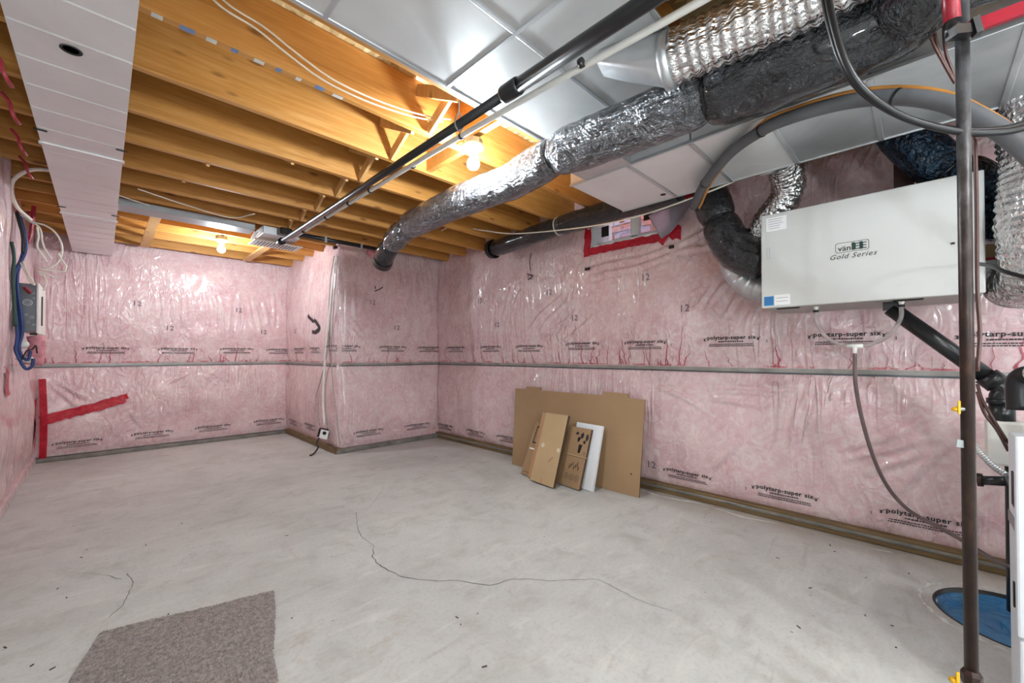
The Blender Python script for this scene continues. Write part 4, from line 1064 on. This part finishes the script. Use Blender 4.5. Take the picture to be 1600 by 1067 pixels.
for (x, y) in ((228, 852), (136, 859), (127, 871), (284, 818), (448, 837), (302, 856), (90, 920), (104, 934), (263, 960), (8, 1012), (50, 1040), (82, 1045), (475, 713), (450, 763), (681, 714), (751, 716), (1297, 852), (1304, 862), (1353, 903), (1420, 896), (1394, 978), (1352, 962), (1248, 980), (1400, 1012), (1215, 872), (1266, 919), (340, 690), (720, 976), (757, 1042), (456, 966), (714, 965), (500, 722)):
    p = at(x, y, Z=.0); L = random.uniform(.003, .011); an = random.uniform(0, PI); wd = random.uniform(.0015, .003)
    d = Vector((math.cos(an), math.sin(an), 0)); nn = Vector((-d.y, d.x, 0)); o_ = len(V)
    for zz in (0.0005, .003):
        for a_, b_ in ((-1, -1), (1, -.6), (1, 1), (-1, .7)): V.append(p + d*L*a_ + nn*wd*b_ + Vector((0, 0, zz)))
    Fs += [tuple(o_+k for k in q) for q in ((3, 2, 1, 0), (4, 5, 6, 7), (0, 1, 5, 4), (1, 2, 6, 5), (2, 3, 7, 6), (3, 0, 4, 7))]
db = obj('floor_debris', (V, Fs), 'cardboard_edge'); tag(db, 'scattered dark chips and grit on the concrete floor', 'debris'); db['kind'] = 'stuff'
obj('plaster_crumbs', tube([(XR-.12-.03*math.sin(i*1.7), 4.6-i*.16, .0) for i in range(29)], .010, 6, 4, None, True, lambda s, th, p: max(.05, 1.9*abs(noise.noise(p*6))*(.5+noise.noise(p*25)))), 'plaster', floor, True)

# ------------------------------------------------------------------ electrical corner on the left
pX0, pX1, pY0, pY1, pZ0, pZ1 = -.45, -.375, 5.15, 5.70, 1.345, 1.735
t = thing('electrical_panel', 'grey steel electrical panel box on the left wall', 'electrical panel', (-.42, pY0, pZ0))
body = obj('box_body', box(pX0-.03, pX1-.012, pY0, pY1, pZ0, pZ1, bevel=.003), 'steel_dark', t)
obj('front_cover', box(pX1-.012, pX1, pY0-.012, pY1+.012, pZ0-.015, pZ1+.01, bevel=.003), 'white_plastic', t)
obj('breaker_strip', box(pX1, pX1+.006, pY0+.20, pY0+.25, pZ0+.06, pZ1-.08), 'dark_slot', t)
def ko(x, z, r):
    for rr_ in (r, r*.6, r*.3):
        obj('knockout', lathe([(rr_*.86, -.0005), (rr_, -.002), (rr_*1.05, .0)], (x, pY0, z), (0, 1, 0), 18), 'galvanised', body, True)
for x, z, r in ((-.435, 1.58, .026), (-.405, 1.66, .010), (-.40, 1.62, .008), (-.44, 1.48, .010), (-.41, 1.46, .012), (-.43, 1.42, .010), (-.40, 1.40, .008)): ko(x, z, r)
obj('bottom_latch', box(-.42, -.38, pY0-.014, pY0, pZ0-.03, pZ0-.012), 'dark_slot', t)
def cable(name, pts, r, mat, label, group=None, cat='cable'):
    return tag(obj(name, tube(pts, r, 8, 7), mat, smooth=True), label, cat, group)
YW = 5.12
def A(pts, Y=YW): return [at(x, y, Y=Y) for x, y in pts]
cable('blue_cable', A([(28, 335), (34, 360), (37, 385), (33, 405), (24, 425), (25, 450), (29, 480), (32, 520), (28, 535), (24, 545), (30, 560), (40, 576), (50, 572), (52, 560)]), .011, 'blue_cable', 'thick blue cable nearest the pink film left of the panel', 'blue cables by the panel')
cable('blue_cable', A([(30, 335), (38, 362), (41, 380), (36, 402), (28, 425), (28, 455), (33, 490), (35, 520), (30, 540), (34, 556), (44, 562), (48, 548)], 5.09), .010, 'blue_cable', 'blue cable curling into a loop below the panel', 'blue cables by the panel')
cable('blue_cable', A([(27, 333), (33, 352), (40, 372), (40, 392), (32, 410), (22, 430), (22, 470), (27, 520), (25, 548), (33, 565)], 5.06), .010, 'blue_cable', 'outer blue cable running down the left side of panel', 'blue cables by the panel')
cable('black_cable', A([(26, 332), (31, 350), (36, 370), (36, 395)], 5.04), .011, 'abs_black', 'black cable dropping from the joists above the blue cables')
cable('green_cable', A([(18, 378), (21, 392), (22, 408), (20, 430), (22, 470), (24, 510)], 5.0), .011, 'green_cable', 'dark green cable beside the film at far left')
for k, pts in enumerate(([(28, 333), (45, 345), (58, 352), (64, 362), (66, 378), (72, 392), (80, 404)], [(30, 335), (50, 346), (70, 352), (85, 362), (95, 378), (97, 395), (90, 410), (78, 418), (62, 421)], [(62, 421), (78, 422), (92, 424), (100, 424), (103, 418), (101, 412), (96, 405), (91, 395)], [(60, 424), (74, 428), (84, 433), (95, 434)], [(61, 427), (70, 432), (72, 442), (68, 454)], [(32, 410), (40, 425), (46, 438), (52, 445)], [(36, 408), (44, 428), (50, 436), (54, 446)], [(58, 354), (60, 370), (58, 385), (66, 398), (74, 410)])):
    cable('white_cable', A(pts, 5.10-.012*k), .0065, 'white_cable', ['white cable fanning from joists toward the panel', 'white cable in the widest loop above the panel', 'white cable returning in a hooked loop by the rear wall', 'loose white cable end above panel pointing right', 'white cable bending down onto the panel top', 'left white cable entering the panel top', 'right white cable entering the panel top', 'short white cable hanging among the fanned bundle'][k], 'white cables by the panel')
cable('white_cable', [at(80, 266, Y=4.1), at(52, 265, Y=4.15), at(32, 272, Y=4.3), at(19, 285, Y=4.4), at(19, 305, Y=4.6), at(28, 325, Y=4.8), at(48, 343, Y=5.0)], .012, 'white_cable', 'thick white cable bowing out from joists above the panel', 'white cables by the panel')
cable('white_cable', A([(91, 448), (93, 462), (98, 478), (103, 488)], 6.625), .006, 'white_cable', 'lone white wire end hanging on the rear wall', 'white cables by the panel')
for k, (x, y, Y) in enumerate(((4, 118, 2.48), (18, 180, 2.95), (31, 232, 3.39), (42, 270, 3.84))):
    p = at(x, y, Y=Y)
    cable('red_cable', [p+Vector((-.03, -.01, .09)), p+Vector((-.005, -.015, .05)), p+Vector((.0, -.02, .02)), p+Vector((.01, -.012, -.01)), p+Vector((.02, .03, -.02))], .007, 'red_cable', 'red cable poking through the '+('nearest', 'second', 'third', 'fourth')[k]+' joist left of the flat duct', 'red cables through the joists')
cable('red_cable', A([(53, 322), (51, 340), (49, 355), (47, 370), (42, 380)], 5.2), .014, 'dark_red_tape', 'long red cable standing upright above the panel')
cable('red_cable', A([(26, 329), (36, 333), (52, 332)], 5.2), .012, 'dark_red_tape', 'red cable lying across above the panel')
cable('red_cable', A([(38, 448), (42, 452), (48, 458)], 5.11), .012, 'dark_red_tape', 'stubby red cable end at the top of panel')
t = thing('wiring_pocket', 'cut open film pocket with junction and wires below the panel', 'junction', at(44, 550, Y=5.2))
for k, (x, y, r) in enumerate(((36, 538, .035), (45, 562, .03), (30, 560, .02))):
    obj('knob', lathe([(.0, .012), (r*.7, .012), (r, .0), (r*.8, -.012), (0, -.014)], at(x, y, Y=5.15), (.1, -1, .2), 14), 'white_plastic', t, True)
obj('film_tuft', tube([at(55, 525, Y=5.25), at(58, 545, Y=5.25), at(52, 570, Y=5.25)], .05, 12, 6, None, True, crumple(.2, 18)), 'batt_fluff', t, True)
# film bunched over the near end of the left wall
cable('wire_end', A([(34, 562), (42, 548), (50, 546), (56, 540), (58, 552)], 5.06), .005, 'ink', 'thin dark wire ends sprouting under the panel', cat='wire')
vs, fs = [], []
for i in range(25):
    for j in range(17):
        u, v = i/24, j/16
        y = 4.05 + u*.60; z = 1.03 + v*1.45
        x = XL + .015 + (.050*math.sin(PI*min(1, u*1.05))**.6)*(.55+.45*math.sin(PI*min(1, .15+v*.85))) + .05*noise.noise(Vector((y*4, z*2, 3)))*v + .02*noise.noise(Vector((y*12, z*2.2, 5)))
        vs.append((x, y, z))
for i in range(24):
    for j in range(16): a = i*17+j; fs.append((a, a+17, a+18, a+1))
obj('film_bunch', (vs, fs), 'pink_poly', wL.ob, True)

# ------------------------------------------------------------------ loose wires overhead
for k in range(2):
    cable('white_cable', [at(x+12*k, y-3.0*k, Y=1.99) for x, y in ((322, -12), (350, 14), (400, 45), (450, 85), (500, 122), (550, 148), (600, 168), (650, 183), (692, 190))], .0042, 'white_cable', ('lower', 'upper')[k]+' white cable sagging along first joist face past the knots', 'white cables on the first joist')
cable('white_cable', [at(640, 383, X=2.75), at(672, 372, X=2.75), at(705, 354, X=2.7), at(755, 360, X=2.85), at(800, 365, X=2.88), at(870, 360, X=2.88), at(945, 350, X=2.85), at(1010, 334, X=2.8), at(1090, 306, X=2.72), at(1140, 286, X=2.70), at(1190, 260, X=2.70)], .006, 'white_cable', 'white cable swagged past the window under the black duct', 'loose white cables')
cable('white_cable', [at(185, 305, Z=2.43), at(230, 320, Z=2.43), at(300, 343, Z=2.43), at(345, 352, Z=2.43)], .005, 'white_cable', 'thin white cable in front of the galvanised branch duct', 'loose white cables')
cable('white_cable', [at(215, 295, Z=2.44), at(290, 320, Z=2.43), at(360, 340, Z=2.43), at(398, 334, Z=2.44)], .005, 'white_cable', 'thin white cable crossing the joists above branch duct', 'loose white cables')

# conduit, cables and outlet at the bump corner
t = thing('conduit', 'white conduit running down the corner of the pink bump', 'conduit', at(505, 665, X=BX-.07))
obj('conduit_run', tube([at(526, 398, X=BX-.02), at(522, 430, X=BX-.04), at(515, 490, X=BX-.06), at(508, 560, X=BX-.065), at(505, 620, X=BX-.065), at(507, 664, X=BX-.065)], .014, 12, 8), 'white_plastic', t, True)
obj('top_clamp', box(BX-.04, BX+.02, 4.86, 4.92, 2.405, 2.44), 'abs_black', t)
for k, pts in enumerate(([(522, 400), (516, 440), (513, 500), (512, 545), (502, 590), (494, 620), (495, 650), (499, 664)], [(528, 400), (522, 470), (518, 545), (520, 600), (526, 650), (531, 695)])):
    cable('brown_cable', [at(x, y, X=BX-.06) for x, y in pts], .006, 'hrv_under', ('left', 'right')[k]+' thin cable hanging beside the white conduit', 'cables at the bump corner')
t = thing('outlet_box', 'open outlet box with white cover plate at foot of conduit', 'outlet', at(503, 685, X=BX-.10))
oc = at(503, 678, X=BX-.10)
M = Matrix.Translation(oc) @ Matrix.Rotation(math.radians(-40), 4, 'Z') @ Matrix.Rotation(math.radians(14), 4, 'Y')
obj('steel_box', box(-.05, .05, -.0, .06, -.045, .06, M, .006), 'rusty_steel', t)
obj('cover_plate', box(-.02, .075, -.014, -.006, -.05, .055, M, .004), 'label_white', t)
obj('socket', lathe([(.0, -.016), (.022, -.016), (.022, -.012)], M @ Vector((.03, 0, .02)), M.to_3x3() @ Vector((0, 1, 0)), 16), 'dark_slot', t)
obj('cord', tube([oc+Vector((-.03, 0, -.04)), oc+Vector((-.06, .0, -.10)), oc+Vector((-.05, -.02, -.15)), oc+Vector((-.12, -.08, -oc.z+.012)), oc+Vector((-.18, -.14, -oc.z+.012))], .009, 8, 6), 'abs_black', t, True)
tag(obj('batt_scrap', tube([(2.28, 4.76, 2.43), (2.36, 4.75, 2.40), (2.46, 4.76, 2.42)], .05, 14, 6, .02, True, crumple(.35, 14)), 'batt_fluff', smooth=True), 'tuft of pink insulation poking out above the bump', 'insulation')
